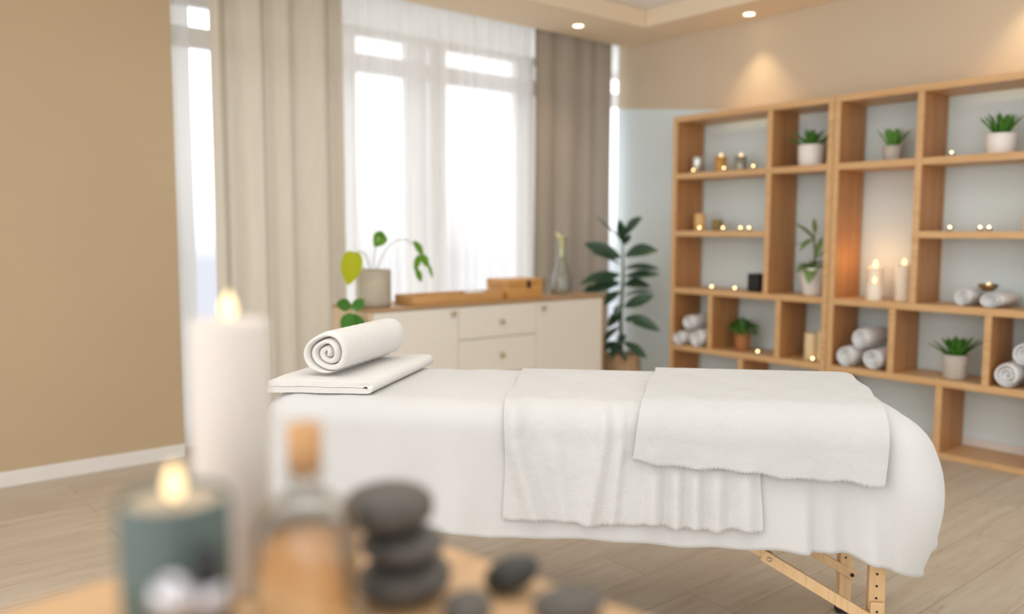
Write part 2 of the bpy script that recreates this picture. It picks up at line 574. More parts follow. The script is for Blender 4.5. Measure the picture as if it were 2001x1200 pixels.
# downlights
def downlight(x, y, label):
    t = thing('downlight', label, 'ceiling light', (x, y, 2.65), group='recessed ceiling downlights')
    MB().lathe([(0.034, -0.0005), (0.036, -0.004), (0.046, -0.004), (0.048, -0.0002)], 32).build('trim_ring', M['white_trim'], t)
    MB().lathe([(0.0, -0.002), (0.034, -0.002)], 32).build('lens', M['lamp'], t)
    l = bpy.data.lights.new('downlight_beam', 'SPOT')
    l.energy = 15; l.color = (1.0, 0.74, 0.44); l.spot_size = radians(80); l.spot_blend = 0.9; l.shadow_soft_size = 0.03
    lo = bpy.data.objects.new('downlight_beam', l); COL.objects.link(lo)
    lo.location = (0, 0, -0.012); lo.parent = t
downlight(4.134, 4.269, 'round recessed downlight in the soffit above the window curtains')
downlight(4.771, 3.319, 'round recessed downlight in the soffit above the bookcases')
downlight(4.771, 1.66, 'round recessed downlight above the right-hand bookcase')

# ------------------------------------------------------------------ bookcases
XF, XB, T = 4.61, 4.909, 0.038
def bookcase(label, y1, rows):
    """y1 = far end; rows = list of (name, kind, params) in absolute coordinates"""
    t = thing('open_bookcase', label, 'bookcase', (XF, y1, 0))
    for nm, kind, a in rows:
        if kind == 'h':
            ya, yb, z0, z1 = a
            box((0.0, ya - y1, z0), (XB - XF, yb - y1, z1)).build(nm, M['oak_h'], t, bevel=0.002)
        else:
            ya, yb, z0, z1 = a
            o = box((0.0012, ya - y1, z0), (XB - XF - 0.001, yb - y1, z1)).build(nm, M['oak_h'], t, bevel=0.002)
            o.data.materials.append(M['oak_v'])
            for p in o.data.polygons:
                if abs(p.normal.x) < 0.5: p.material_index = 1      # shade painted in: side faces take the darker oak, front edges stay pale
    return t
e = 0.0004
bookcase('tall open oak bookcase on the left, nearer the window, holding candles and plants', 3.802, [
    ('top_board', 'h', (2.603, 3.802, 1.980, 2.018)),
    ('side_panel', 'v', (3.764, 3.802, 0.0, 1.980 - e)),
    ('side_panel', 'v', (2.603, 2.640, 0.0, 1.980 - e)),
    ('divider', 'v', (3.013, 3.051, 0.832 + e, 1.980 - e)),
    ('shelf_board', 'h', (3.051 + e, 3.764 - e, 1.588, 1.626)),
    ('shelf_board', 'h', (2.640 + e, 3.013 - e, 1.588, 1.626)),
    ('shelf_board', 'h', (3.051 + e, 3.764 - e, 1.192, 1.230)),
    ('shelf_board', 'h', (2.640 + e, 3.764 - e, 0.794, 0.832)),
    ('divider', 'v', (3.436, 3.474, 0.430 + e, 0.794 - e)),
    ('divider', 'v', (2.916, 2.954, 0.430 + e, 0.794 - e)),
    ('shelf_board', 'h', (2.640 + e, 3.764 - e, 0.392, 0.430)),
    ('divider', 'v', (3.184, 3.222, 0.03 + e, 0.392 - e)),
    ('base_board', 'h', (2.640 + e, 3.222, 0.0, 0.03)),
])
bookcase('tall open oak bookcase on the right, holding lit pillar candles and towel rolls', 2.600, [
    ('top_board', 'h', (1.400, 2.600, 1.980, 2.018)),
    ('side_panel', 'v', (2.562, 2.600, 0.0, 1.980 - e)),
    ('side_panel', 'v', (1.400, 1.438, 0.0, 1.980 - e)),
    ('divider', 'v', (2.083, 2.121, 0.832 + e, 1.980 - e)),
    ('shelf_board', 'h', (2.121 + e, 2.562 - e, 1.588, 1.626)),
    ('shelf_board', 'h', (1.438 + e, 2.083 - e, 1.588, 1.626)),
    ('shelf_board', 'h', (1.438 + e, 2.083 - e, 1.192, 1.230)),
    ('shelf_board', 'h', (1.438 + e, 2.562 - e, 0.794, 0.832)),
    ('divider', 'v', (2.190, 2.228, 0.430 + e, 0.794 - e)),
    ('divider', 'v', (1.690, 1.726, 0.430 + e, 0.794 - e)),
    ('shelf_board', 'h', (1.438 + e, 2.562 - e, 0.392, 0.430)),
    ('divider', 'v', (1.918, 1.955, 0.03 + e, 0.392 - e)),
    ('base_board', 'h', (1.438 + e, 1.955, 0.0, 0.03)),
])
Z1, Z2, Z3, Z4 = 1.6262, 1.2302, 0.8322, 0.4302      # shelf surfaces

# ------------------------------------------------------------------ small things
def flame(parent, z, r=0.007, h=0.03, mat='flame'):
    MB().lathe([(0.0005, -0.009), (0.0008, 0.0)], 8, (0, 0, z)).build('wick', M['wick'], parent)
    MB().lathe([(0, 0), (r * 0.7, h * 0.12), (r, h * 0.32), (r * 0.82, h * 0.58), (r * 0.4, h * 0.84), (0, h)], 14, (0, 0, z)).build('flame', M[mat], parent)

def pillar(label, loc, r, h, mat, lit=True, fr=0.007, fh=0.03, group=None, seg=40, dip=0.006, name='pillar_candle', rz=0.0):
    t = thing(name, label, 'candle', loc, rz, group)
    MB().lathe([(0, 0), (r * 0.97, 0), (r, 0.004), (r, h - 0.006), (r * 0.95, h - 0.001), (r * 0.86, h - 0.0015), (r * 0.6, h - dip * 0.8), (0, h - dip)], seg).build('wax', mat, t)
    if lit:
        flame(t, h - dip + 0.004, fr, fh)
    else:
        MB().lathe([(0.0012, h - dip), (0.0010, h + 0.003), (0, h + 0.003)], 8).build('wick', M['wick'], t)
    return t

# row 1, left bookcase
t = thing('glass_candle_holder', 'silvery glass candle holder at the left end of the top shelf', 'candle holder', (4.72, 3.672, Z1))
MB().lathe([(0, 0), (0.030, 0), (0.035, 0.005), (0.036, 0.10), (0.034, 0.115), (0.030, 0.118), (0.030, 0.02), (0, 0.018)], 28).build('glass', M['mercury'], t)
MB().lathe([(0, 0.0185), (0.0295, 0.0185), (0.0295, 0.05), (0, 0.05)], 20).build('wax', M['wax'], t)
def votive(label, loc, r, h, mat):
    t = thing('votive_candle', label, 'candle', loc)
    MB().lathe([(0, 0), (r * 0.92, 0), (r, 0.006), (r, h), (r * 0.92, h), (r * 0.9, h - 0.02)], 28).build('glass', mat, t)
    MB().lathe([(r * 0.9, 0.004), (r * 0.9, h - 0.014), (0, h - 0.014)], 24).build('wax', M['wax_cream'], t)
    flame(t, h - 0.004, 0.011, 0.03)
votive('amber votive candle burning in the middle of the top shelf', (4.74, 3.49, Z1), 0.041, 0.105, M['amber'])
votive('grey green glass votive candle burning on the top shelf', (4.76, 3.344, Z1), 0.041, 0.098, M['smoke'])
# row 2, left bookcase
pillar('rounded tan candle, unlit, at the left end of the second shelf', (4.72, 3.638, Z2), 0.039, 0.12, M['wax_tan'], False)
pillar('short olive green candle beside the tan candle', (4.76, 3.52, Z2), 0.035, 0.078, M['wax_olive'], False)
pillar('cream candle at the right end of the second shelf, cut by the picture edge', (4.72, 1.575, Z2), 0.034, 0.10, M['wax_cream'], False)
# lit pillars, right bookcase
pillar('tall ivory pillar candle burning on the left of the lit trio', (4.74, 2.380, Z3), 0.044, 0.188, M['wax_warm'], True, 0.0135, 0.043)
pillar('tallest ivory pillar candle burning on the right of the lit trio', (4.74, 2.213, Z3), 0.046, 0.205, M['wax_warm'], True, 0.0135, 0.043)
pillar('short ivory candle burning in front of the lit trio', (4.665, 2.345, Z3), 0.043, 0.098, M['wax_warm'], True, 0.0115, 0.040)
# unlit cream candles, row 4
pillar('wide cream candle, unlit, with a slumped rim on the lower shelf', (4.72, 2.762, Z4), 0.040, 0.168, M['wax_cream'], False)
pillar('slim cream candle, unlit, against the bookcase side panel', (4.71, 2.683, Z4), 0.028, 0.186, M['wax_cream'], False)

# black cube
t = thing('speaker_cube', 'small matt black cube speaker on the third shelf', 'speaker', (4.74, 3.180, Z3))
box((-0.044, -0.044, 0.003), (0.044, 0.044, 0.118)).build('case', M['black'], t, bevel=0.006)
MB().lathe([(0, 0), (0.036, 0), (0.036, 0.0032), (0, 0.0032)], 24).build('foot_pad', M['rubber'], t)

# tealights
def make_tealight(label, loc):
    t = thing('tealight', label, 'tealight', loc, group='glowing tealights along the bookcase shelves')
    MB().lathe([(0, 0), (0.013, 0), (0.0155, 0.003), (0.0165, 0.016), (0.0155, 0.0165), (0.0145, 0.004), (0, 0.003)], 18).build('glass_cup', M['smoke'], t)
    MB().ellipsoid((0, 0, 0.0185), (0.0062, 0.0062, 0.0085), seg=12, rings=8).build('flame', M['bulb'], t)
    return t
TL = [
    (4.648, 3.651, Z1, 'glowing tealight in front of the silvery glass holder'),
    (4.648, 3.397, Z1, 'glowing tealight right of the amber votive candle'),
    (4.648, 3.171, Z1, 'glowing tealight near the right end of the top candle shelf'),
    (4.648, 1.946, Z1, 'glowing tealight on the top right shelf left of the white potted succulent'),
    (4.648, 3.587, Z2, 'glowing tealight in front of the tan candle'),
    (4.648, 3.393, Z2, 'glowing tealight right of the olive candle'),
    (4.648, 3.255, Z2, 'glowing tealight, left of the close pair at the end of the second shelf'),
    (4.648, 3.190, Z2, 'glowing tealight, right of the close pair at the end of the second shelf'),
    (4.648, 1.937, Z2, 'glowing tealight alone at the left of the right bookcase second shelf'),
    (4.648, 1.785, Z2, 'glowing tealight, left of the pair above the bronze bowl'),
    (4.648, 1.742, Z2, 'glowing tealight, right of the pair above the bronze bowl'),
    (4.648, 3.473, Z3, 'glowing tealight farther left of the black cube on the third shelf'),
    (4.648, 3.287, Z3, 'glowing tealight just left of the black cube'),
    (4.648, 3.097, Z4, 'glowing tealight right of the bushy green plant in the wooden pot'),
    (4.648, 2.707, Z4, 'glowing tealight in front of the unlit cream candles'),
]
proto = None
for x, y, z, lab in TL:
    if proto is None:
        proto = make_tealight(lab, (x, y, z))
    else:
        dup(proto, (x, y, z), 0, lab)

# succulents and pots
def pot_mesh(r, h, taper=0.9, wall=0.006, facets=0):
    fn = None
    if facets:
        fn = lambda rr, z, a: rr * (1 - 0.02 * abs(sin(a * facets / 2)))
    return MB().lathe([(0, 0), (r * taper * 0.94, 0), (r * taper, 0.006), (r * (taper + 1) / 2 * 1.02, h * 0.5), (r, h - 0.003), (r - wall / 2, h), (r - wall, h - 0.003), (r - wall, h * 0.82)], 36, fn=fn)
def soil_mesh(r, h):
    return MB().lathe([(0, h * 0.86), (r * 0.6, h * 0.855), (r, h * 0.84)], 24)
def rosette(r_in, L, W, n, seed, lift=(0.25, 1.25), z=0.0, bend=0.12):
    rnd = random.Random(seed); mb = MB()
    for i in range(n):
        a = i * 2.39996 + rnd.uniform(-0.2, 0.2)
        k = i / (n - 1)
        el = lift[0] + (lift[1] - lift[0]) * k + rnd.uniform(-0.1, 0.1)
        d = Vector((cos(a) * cos(el), sin(a) * cos(el), sin(el)))
        nn = Vector((-cos(a) * sin(el), -sin(a) * sin(el), cos(el)))
        l = L * (1.0 - 0.22 * k) * rnd.uniform(0.86, 1.08)
        b0 = Vector((cos(a) * r_in * (1 - k), sin(a) * r_in * (1 - k), z))
        mb.leaf(b0, d, nn, l, W, bend, 0.45, 'blade', 8, 0, W * 0.22)
    return mb
def succulent(label, loc, pr, ph, potmat, L, W, n, seed, leafmat, lift=(0.25, 1.25), taper=0.9, facets=0):
    t = thing('potted_succulent', label, 'potted plant', loc)
    pot_mesh(pr, ph, taper, facets=facets).build('pot', potmat, t)
    soil_mesh(pr - 0.006, ph).build('soil', M['soil'], t)
    rosette(pr * 0.3, L, W, n, seed, lift, ph * 0.86).build('foliage', leafmat, t)
    return t
succulent('spiky succulent in a rounded white pot on the narrow top shelf', (4.73, 2.812, Z1), 0.080, 0.132, M['white_pot'], 0.165, 0.036, 30, 1, M['agave'], (0.5, 1.45), 0.92, 12)
succulent('small light green succulent in a grey pot on the top shelf', (4.78, 2.328, Z1), 0.057, 0.092, M['stone_pot'], 0.150, 0.028, 34, 2, M['agave_l'], (0.95, 1.52), 0.85)
succulent('spiky dark succulent in a white pot at the top right', (4.74, 1.742, Z1), 0.074, 0.108, M['white_pot'], 0.160, 0.030, 34, 3, M['agave'], (0.8, 1.52), 0.9, 12)
succulent('broad leaved dark succulent in a pale stone pot on the lower right shelf', (4.72, 1.902, Z4), 0.066, 0.132, M['stone_pot'], 0.170, 0.038, 28, 4, M['agave'], (0.7, 1.45), 0.9)

# bushy plant in wooden pot
t = thing('potted_herb', 'bushy bright green plant in a wooden pot on the lower left shelf', 'potted plant', (4.75, 3.287, Z4))
pot_mesh(0.056, 0.125, 0.86).build('pot', M['wood_pot'], t)
soil_mesh(0.050, 0.125).build('soil', M['soil'], t)
mb = MB(); rnd = random.Random(9)
for i in range(130):
    a = rnd.uniform(0, 2 * pi); el = rnd.uniform(-0.1, 1.5); rr = rnd.uniform(0.5, 1.0)
    c = Vector((cos(a) * cos(el) * 0.085 * rr, sin(a) * cos(el) * 0.095 * rr, 0.13 + sin(el) * 0.085 * rr))
    d = Vector((cos(a) + rnd.uniform(-.6, .6), sin(a) + rnd.uniform(-.6, .6), rnd.uniform(-0.2, 0.8)))
    mb.leaf(c, d, (rnd.uniform(-.4, .4), rnd.uniform(-.4, .4), 1), 0.045, 0.026, 0.4, 0.2, 'oval', 6)
mb.build('foliage', M['bush'], t)
mb = MB()
for i in range(9):
    a = i * 0.7
    mb.tube([(0.01 * cos(a), 0.01 * sin(a), 0.1), (0.03 * cos(a), 0.03 * sin(a), 0.17)], 0.002, 5)
mb.build('stems', M['dark_stem'], t)

# tall leafy plant in the white pot, narrow tall compartment
t = thing('potted_leafy_plant', 'leafy sage green plant in a white pot in the tall narrow compartment', 'potted plant', (4.75, 2.778, Z3))
pot_mesh(0.086, 0.170, 0.74).build('pot', M['white_pot'], t)
soil_mesh(0.080, 0.170).build('soil', M['soil'], t)
mb = MB()
R0 = Vector((0.76, -0.65, 0)).normalized()         # roughly sideways to the viewer
def side(s, f): return Vector((-0.64, 0.77, 0)) * (-s) * 1.0 + Vector((-0.77, -0.64, 0)) * f
for base_z, s, f, up, L, W, bend in (
        (0.20, -0.9, 0.5, 0.25, 0.15, 0.075, 0.5), (0.20, -0.35, 0.9, 0.1, 0.17, 0.085, 0.7), (0.20, -1.0, 0.1, 0.45, 0.13, 0.06, 0.4),
        (0.21, 0.9, 0.4, 0.35, 0.14, 0.07, 0.35), (0.20, 0.8, 0.8, 0.1, 0.12, 0.07, 0.6), (0.2, 0.2, -0.9, 0.5, 0.14, 0.07, 0.3),
        (0.36, -0.9, 0.3, 0.85, 0.19, 0.07, 0.1), (0.37, -0.7, 0.6, -0.1, 0.14, 0.055, 0.45), (0.34, -0.9, -0.3, 0.1, 0.16, 0.05, 0.2),
        (0.40, -0.15, 0.2, 1.0, 0.10, 0.03, 0.0), (0.25, 0.30, 0.2, 1.0, 0.14, 0.035, 0.0), (0.24, 0.9, -0.2, 0.7, 0.15, 0.05, 0.1)):
    d = side(s, f) + Vector((0, 0, up))
    mb.leaf((0, 0, base_z - 0.02), d, (0, 0, 1) if up < 0.9 else (-0.77, -0.64, 0.2), L, W, bend, 0.25, 'oval', 9)
mb.build('foliage', M['sage_leaf'], t)
MB().tube([(0, 0, 0.13), (0.004, 0, 0.25), (-0.004, 0.006, 0.38)], [0.007, 0.006, 0.004], 8).build('stem', M['dark_stem'], t)

# rolled towels
def roll_mesh(r, L, turns=3.2, core=0.12, seg_per=26, squash=1.0, seed=1, nl=9, wob=0.02, endb=0.012):
    """a spiral band of cloth; axis along +Y from 0 to L, resting on z = 0"""
    rnd = random.Random(seed)
    ph = [rnd.uniform(0, 6.28) for _ in range(6)]
    n = int(turns * seg_per)
    pitch = r * (1 - core) / turns
    th = pitch * 0.86
    mb = MB(); vs = []; fs = []
    def pos(i, out, j):
        k = i / n
        a = 2 * pi * turns * k - 0.9
        rc = r * core + pitch * turns * k
        rad = rc - (0 if out else th)
        rad = max(rad, 0.002)
        rad *= 1 + wob * sin(2 * a + ph[0]) + wob * 0.8 * sin(3 * a + ph[1])
        if k > 0.93 and out:
            rad -= th * 0.75 * ((k - 0.93) / 0.07) ** 2
        y = L * j / (nl - 1)
        e = endb * (0.45 + 0.55 * sin(5.3 * k * turns + ph[2])) * (1 - 0.5 * k)
        if j == 0: y += e + (0.006 if out else 0)
        if j == nl - 1: y -= e * 0.7
        dent = 1 - 0.035 * sin(pi * j / (nl - 1)) * sin(3.1 * j + ph[3])
        # both edges of the cloth are soft: narrow in near the ends
        if j in (0, nl - 1): rad = rad - (0.22 * th if out else -0.22 * th)
        return (rad * cos(a) * dent, y, rad * sin(a) * squash * dent)
    for j in range(nl):
        for i in range(n + 1):
            vs.append(pos(i, True, j)); vs.append(pos(i, False, j))
    w = 2 * (n + 1)
    for j in range(nl - 1):
        for i in range(n):
            a = j * w + 2 * i
            fs.append((a, a + 2, a + 2 + w, a + w))
            fs.append((a + 1, a + 1 + w, a + 3 + w, a + 3))
        a = j * w
        fs.append((a, a + w, a + 1 + w, a + 1))
        a = j * w + 2 * n
        fs.append((a, a + 1, a + 1 + w, a + w))
    for i in range(n):
        a = 2 * i
        fs.append((a, a + 1, a + 3, a + 2))
        a = (nl - 1) * w + 2 * i
        fs.append((a, a + 2, a + 3, a + 1))
    zmin = min(v[2] for v in vs)
    vs = [(x, y, z - zmin) for x, y, z in vs]
    mb.add(vs, fs)
    return mb, -zmin

def shelf_roll(label, y, z, r, L, seed, x=4.60, rz=0.0, squash=1.0, group=None):
    mb, _ = roll_mesh(r, L, 3.0, 0.14, 20, squash, seed, 6, 0.03, 0.008)
    o = mb.build('rolled_towel', M['towel_s'], None, (x, y, z), -pi / 2 + rz, subd=1)
    return tag(o, label, 'towel', group)
# left bookcase pile (sticks out past the shelf front)
g = 'towel rolls piled on the lower left shelf'
shelf_roll('white towel roll, bottom left of the pile on the lower left shelf', 3.702, Z4 , 0.060, 0.27, 21, 4.585, 0, 0.95, g)
shelf_roll('white towel roll, bottom right of the pile on the lower left shelf', 3.550, Z4 , 0.071, 0.27, 22, 4.585, 0, 0.95, g)
shelf_roll('white towel roll on top of the pile on the lower left shelf', 3.632, Z4 + 0.112, 0.064, 0.26, 23, 4.60, 0, 0.9, g)
g = 'towel rolls piled on the lower middle shelf'
shelf_roll('white towel roll, bottom left of the pile beside the broad leaved succulent', 2.478, Z4, 0.071, 0.27, 24, 4.605, 0, 0.95, g)
shelf_roll('white towel roll, bottom right of the pile beside the broad leaved succulent', 2.312, Z4, 0.071, 0.27, 25, 4.605, 0, 0.95, g)
shelf_roll('white towel roll on top of the pile beside the broad leaved succulent', 2.393, Z4 + 0.117, 0.067, 0.27, 26, 4.61, 0, 0.95, g)
g = 'towel rolls piled at the right picture edge'
shelf_roll('white towel roll, bottom left of the pile at the right picture edge', 1.610, Z4, 0.072, 0.27, 27, 4.605, 0, 0.98, g)
shelf_roll('white towel roll, bottom right of the pile at the right picture edge', 1.512, Z4 + 0.0, 0.022, 0.24, 28, 4.63, 0, 1.0, g) if False else None
shelf_roll('white towel roll on top of the pile at the right picture edge', 1.535, Z4 + 0.124, 0.066, 0.27, 29, 4.605, 0, 0.95, g)
shelf_roll('white towel roll low in the corner of the pile at the right picture edge', 1.487, Z4, 0.048, 0.26, 30, 4.61, 0, 1.25, g)
g = 'towel rolls lying under the bronze bowl'
shelf_roll('white towel roll, left of the two lying on the third shelf', 1.850, Z3, 0.052, 0.27, 31, 4.63, 0.0, 1.0, g)
shelf_roll('flattened white towel roll under the bronze bowl', 1.705, Z3, 0.072, 0.27, 32, 4.625, 0.0, 0.62, g)
t = thing('bronze_bowl', 'small bronze candle bowl resting on the towel rolls', 'bowl', (4.72, 1.757, Z3 + 0.082))
MB().lathe([(0, 0), (0.022, 0.001), (0.040, 0.014), (0.050, 0.034), (0.048, 0.037), (0.037, 0.018), (0.018, 0.006), (0, 0.006)], 28).build('dish', M['bronze'], t)
MB().lathe([(0, 0.0062), (0.022, 0.0075), (0.022, 0.028), (0.018, 0.03), (0, 0.03)], 20).build('wax', M['wax_cream'], t)
MB().ellipsoid((0, 0, 0.037), (0.009, 0.009, 0.009), seg=12, rings=8).build('flame', M['flame'], t)

# ------------------------------------------------------------------ sideboard
SX0, SX1, SY0, SY1 = 2.272, 4.098, 3.95, 4.377
t = thing('sideboard', 'long cream sideboard with an oak top in front of the window', 'sideboard', (SX0, SY0, 0))
W_, D_ = SX1 - SX0, SY1 - SY0
box((-0.004, -0.008, 0.779), (W_ + 0.004, D_, 0.795)).build('top_board', M['oak_x'], t, bevel=0.002)
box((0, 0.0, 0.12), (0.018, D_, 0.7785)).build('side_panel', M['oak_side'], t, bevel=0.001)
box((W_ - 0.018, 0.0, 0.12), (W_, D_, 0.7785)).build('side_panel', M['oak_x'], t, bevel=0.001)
box((0.0185, 0.021, 0.12), (W_ - 0.0185, D_ - 0.002, 0.7785)).build('carcass', M['cream'], t)
for x in (0.05, W_ - 0.09):
    for y in (0.04, D_ - 0.09):
        MB().lathe([(0, 0), (0.014, 0), (0.02, 0.1199), (0, 0.1199)], 16, (x + 0.02, y + 0.02, 0)).build('leg', M['oak_v'], t)
def front(nm, x0, x1, z0, z1, kx, kz, hn):
    p = box((x0, 0.0, z0), (x1, 0.020, z1)).build(nm, M['cream'], t, bevel=0.0025)
    MB().lathe([(0, 0), (0.006, 0), (0.006, 0.012), (0.015, 0.015), (0.016, 0.021), (0.012, 0.024), (0, 0.024)], 18).build(hn, M['brass'], p).matrix_local = Matrix.Translation((kx, 0.0, kz)) @ Matrix.Rotation(pi / 2, 4, 'X')
xs = (0.0205, 2.868 - SX0, 3.481 - SX0, W_ - 0.0205)
front('door', xs[0], xs[1] - 0.002, 0.125, 0.775, 2.823 - SX0, 0.741, 'knob')
front('drawer', xs[1] + 0.002, xs[2] - 0.002, 0.579, 0.775, 3.192 - SX0, 0.671, 'knob')
front('drawer', xs[1] + 0.002, xs[2] - 0.002, 0.352, 0.574, 3.192 - SX0, 0.464, 'knob')
front('drawer', xs[1] + 0.002, xs[2] - 0.002, 0.125, 0.347, 3.192 - SX0, 0.240, 'knob')
front('door', xs[2] + 0.002, xs[3], 0.125, 0.775, 3.531 - SX0, 0.735, 'knob')
ZT = 0.7954

# tray with cloth, box, carafe
t = thing('serving_tray', 'low wooden serving tray lying on the sideboard top', 'tray', (2.92, 4.10, ZT))
box((-0.33, -0.10, 0), (0.33, 0.11, 0.010)).build('base', M['tray'], t, bevel=0.002)
rim = MB()
rim.box((-0.33, -0.10, 0.0105), (0.33, -0.086, 0.055)); rim.box((-0.33, 0.096, 0.0105), (0.33, 0.11, 0.055))
rim.box((-0.33, -0.0855, 0.0105), (-0.316, 0.0955, 0.055)); rim.box((0.316, -0.0855, 0.0105), (0.33, 0.0955, 0.055))
rim.build('rim', M['tray'], t, bevel=0.003)
mb, _ = roll_mesh(0.036, 0.16, 2.6, 0.15, 18, 0.9, 41, 5, 0.03, 0.006)
tag(mb.build('rolled_cloth', M['towel_s'], None, (3.04, 4.11, ZT + 0.0105), -pi / 2 + 0.25), 'small white rolled cloth lying in the wooden tray', 'towel')
t = thing('wooden_box', 'small honey coloured wooden box with a dark latch on the sideboard', 'box', (3.312, 4.03, ZT))
box((0, 0, 0), (0.29, 0.22, 0.082)).build('body', M['box'], t, bevel=0.003)
box((-0.002, -0.002, 0.0835), (0.292, 0.222, 0.124)).build('lid', M['box'], t, bevel=0.004)
la = MB(); la.box((0.155, -0.006, 0.070), (0.185, -0.0022, 0.112)); la.box((0.160, -0.010, 0.064), (0.180, -0.0062, 0.082))
la.build('latch', M['dark_metal'], t, bevel=0.001)
t = thing('drinking_glass', 'small frosted drinking glass beside the wooden box', 'glass', (3.668, 4.12, ZT))
MB().lathe([(0, 0), (0.028, 0), (0.031, 0.004), (0.034, 0.115), (0.032, 0.115), (0.029, 0.008), (0, 0.007)], 24).build('tumbler', M['water_glass'], t)
t = thing('glass_carafe', 'clear glass carafe with a flared neck standing on the sideboard', 'carafe', (3.865, 4.13, ZT))
MB().lathe([(0, 0), (0.066, 0), (0.072, 0.008), (0.070, 0.06), (0.062, 0.14), (0.042, 0.21), (0.032, 0.26), (0.031, 0.31), (0.036, 0.35), (0.046, 0.385),
            (0.0445, 0.385), (0.0345, 0.35), (0.0295, 0.31), (0.0305, 0.26), (0.0405, 0.21), (0.0605, 0.14), (0.0685, 0.06), (0.069, 0.012), (0, 0.008)], 36).build('vessel', M['water_glass'], t)
fl = thing('calla_flower', 'pale yellow calla flower standing in the carafe neck', 'flower', (3.865, 4.13, ZT + 0.010))
MB().tube([(0.0, 0, 0.0), (0.006, 0, 0.12), (0.0, 0, 0.235)], 0.003, 8).build('stem', M['vine_leaf'], fl)
def calla(u, v):
    a = 2 * pi * u * 0.9
    z = 0.255 + 0.13 * v + 0.035 * v * max(0, cos(a - 2.4))
    r = 0.010 + 0.017 * v ** 2.0 + 0.016 * v ** 4 * max(0, cos(a - 2.4))
    return (r * cos(a) - 0.006 * v, r * sin(a), z)
MB().grid(calla, 18, 9).build('petal', M['lily'], fl)
MB().ellipsoid((0.0, 0, 0.238), (0.014, 0.014, 0.022), seg=14, rings=8).build('bud', M['yellow_leaf'], fl)

# trailing plant
PX, PY = 2.395, 4.115
t = thing('trailing_plant', 'trailing plant with arching stems in a sand grey planter on the sideboard', 'potted plant', (PX, PY, ZT))
MB().lathe([(0, 0), (0.086, 0), (0.094, 0.006), (0.098, 0.03), (0.098, 0.205), (0.094, 0.21), (0.088, 0.206), (0.088, 0.17)], 40).build('pot', M['grey_pot'], t)
MB().lathe([(0, 0.192), (0.05, 0.190), (0.0875, 0.185)], 24).build('soil', M['soil'], t)
def arc(p0, p1, p2, n=14):
    p0, p1, p2 = Vector(p0), Vector(p1), Vector(p2)
    return [p0 * (1 - s) ** 2 + p1 * (2 * s * (1 - s)) + p2 * s * s for s in [i / (n - 1) for i in range(n)]]
st = MB()
st.tube(arc((0.0, 0, 0.19), (0.0, 0, 0.32), (0.045, 0.005, 0.40)), 0.0035, 6)
st.tube(arc((0.02, 0.01, 0.19), (0.12, 0.0, 0.47), (0.295, 0.0, 0.335)), 0.0035, 6)
st.tube(arc((-0.03, -0.02, 0.19), (-0.10, -0.10, 0.36), (-0.20, -0.13, 0.30)), 0.0035, 6)
st.tube(arc((-0.05, -0.03, 0.19), (-0.14, -0.06, 0.30), (-0.165, -0.12, 0.10)) + arc((-0.165, -0.12, 0.10), (-0.175, -0.13, 0.02), (-0.215, -0.13, -0.02))[1:], 0.0035, 6)
st.build('stems', M['stem'], t)
F = Vector((-0.55, -0.8, 0.25))
lf = MB()
lf.leaf((0.070, 0.0, 0.405), (-0.62, 0, -0.5), F, 0.085, 0.085, 0.2, 0.3, 'heart', 9)
lf.leaf((0.033, 0.004, 0.40), (0.9, 0, 0.25), F, 0.05, 0.05, 0.1, 0.2, 'oval', 7)
for p, d, L, W, b in (((0.270, 0, 0.37), (0.55, -0.1, -0.7), 0.10, 0.045, 0.2), ((0.31, 0, 0.29), (-0.35, 0.0, -0.9), 0.10, 0.042, 0.0), ((0.285, 0, 0.215), (0.35, 0.0, -0.9), 0.095, 0.040, 0.0),
                      ((0.325, 0, 0.295), (0.4, 0.0, -0.8), 0.09, 0.05, 0.0), ((0.37, 0, 0.24), (0.3, 0.0, -0.9), 0.10, 0.022, 0.0)):
    lf.leaf(p, d, F, L, W, b, 0.35, 'oval', 9, 0.6)
lf.build('leaves', M['vine_leaf'], t)
yl = MB()
yl.leaf((-0.195, -0.13, 0.315), (-0.22, -0.05, -0.9), (-0.45, -0.9, 0.2), 0.185, 0.115, 0.0, 0.18, 'heart', 11)
o = yl.build('leaf', M['yellow_leaf'], t); o['label'] = 'large yellowing heart shaped leaf'
vl = MB()
for p, d, L in (((-0.215, -0.13, 0.02), (-0.9, -0.1, 0.25), 0.10), ((-0.205, -0.13, -0.005), (0.6, -0.1, 0.7), 0.09), ((-0.215, -0.135, -0.015), (-0.5, -0.1, -0.75), 0.11), ((-0.205, -0.135, -0.02), (0.25, -0.1, -0.9), 0.12)):
    vl.leaf(p, d, (-0.45, -0.85, 0.3), L, L * 0.72, 0.05, 0.2, 'oval', 9)
vl.build('vine_leaves', M['vine_dark'], t)

# rubber plant in the corner
t = thing('rubber_plant', 'tall rubber plant with dark leaves in a woven basket by the corner', 'potted plant', (4.462, 4.12, 0))
MB().lathe([(0, 0), (0.118, 0), (0.128, 0.01)] + [(0.128 + 0.004 * (k % 2) + 0.012 * sin(pi * k / 24), 0.015 + 0.322 * k / 24) for k in range(25)] + [(0.124, 0.34), (0.118, 0.32), (0.115, 0.28)], 40,
           fn=lambda r, z, a: r + 0.002 * sin(a * 30 + z * 200)).build('basket', M['basket'], t)
for s in (-1, 1):
    h = MB()
    c = Vector((0.09, -0.09, 0.335)) * 1 if s > 0 else Vector((-0.09, 0.09, 0.335))
    dv = Vector((0.7, 0.7, 0)) * 0.035
    h.tube([c + dv * cos(a) + Vector((0, 0, 0.045 * sin(a))) for a in [pi * k / 10 for k in range(11)]], 0.006, 7)
    h.build('handle', M['basket'], t)
MB().lathe([(0, 0.29), (0.06, 0.288), (0.1145, 0.282)], 24).build('soil', M['soil'], t)
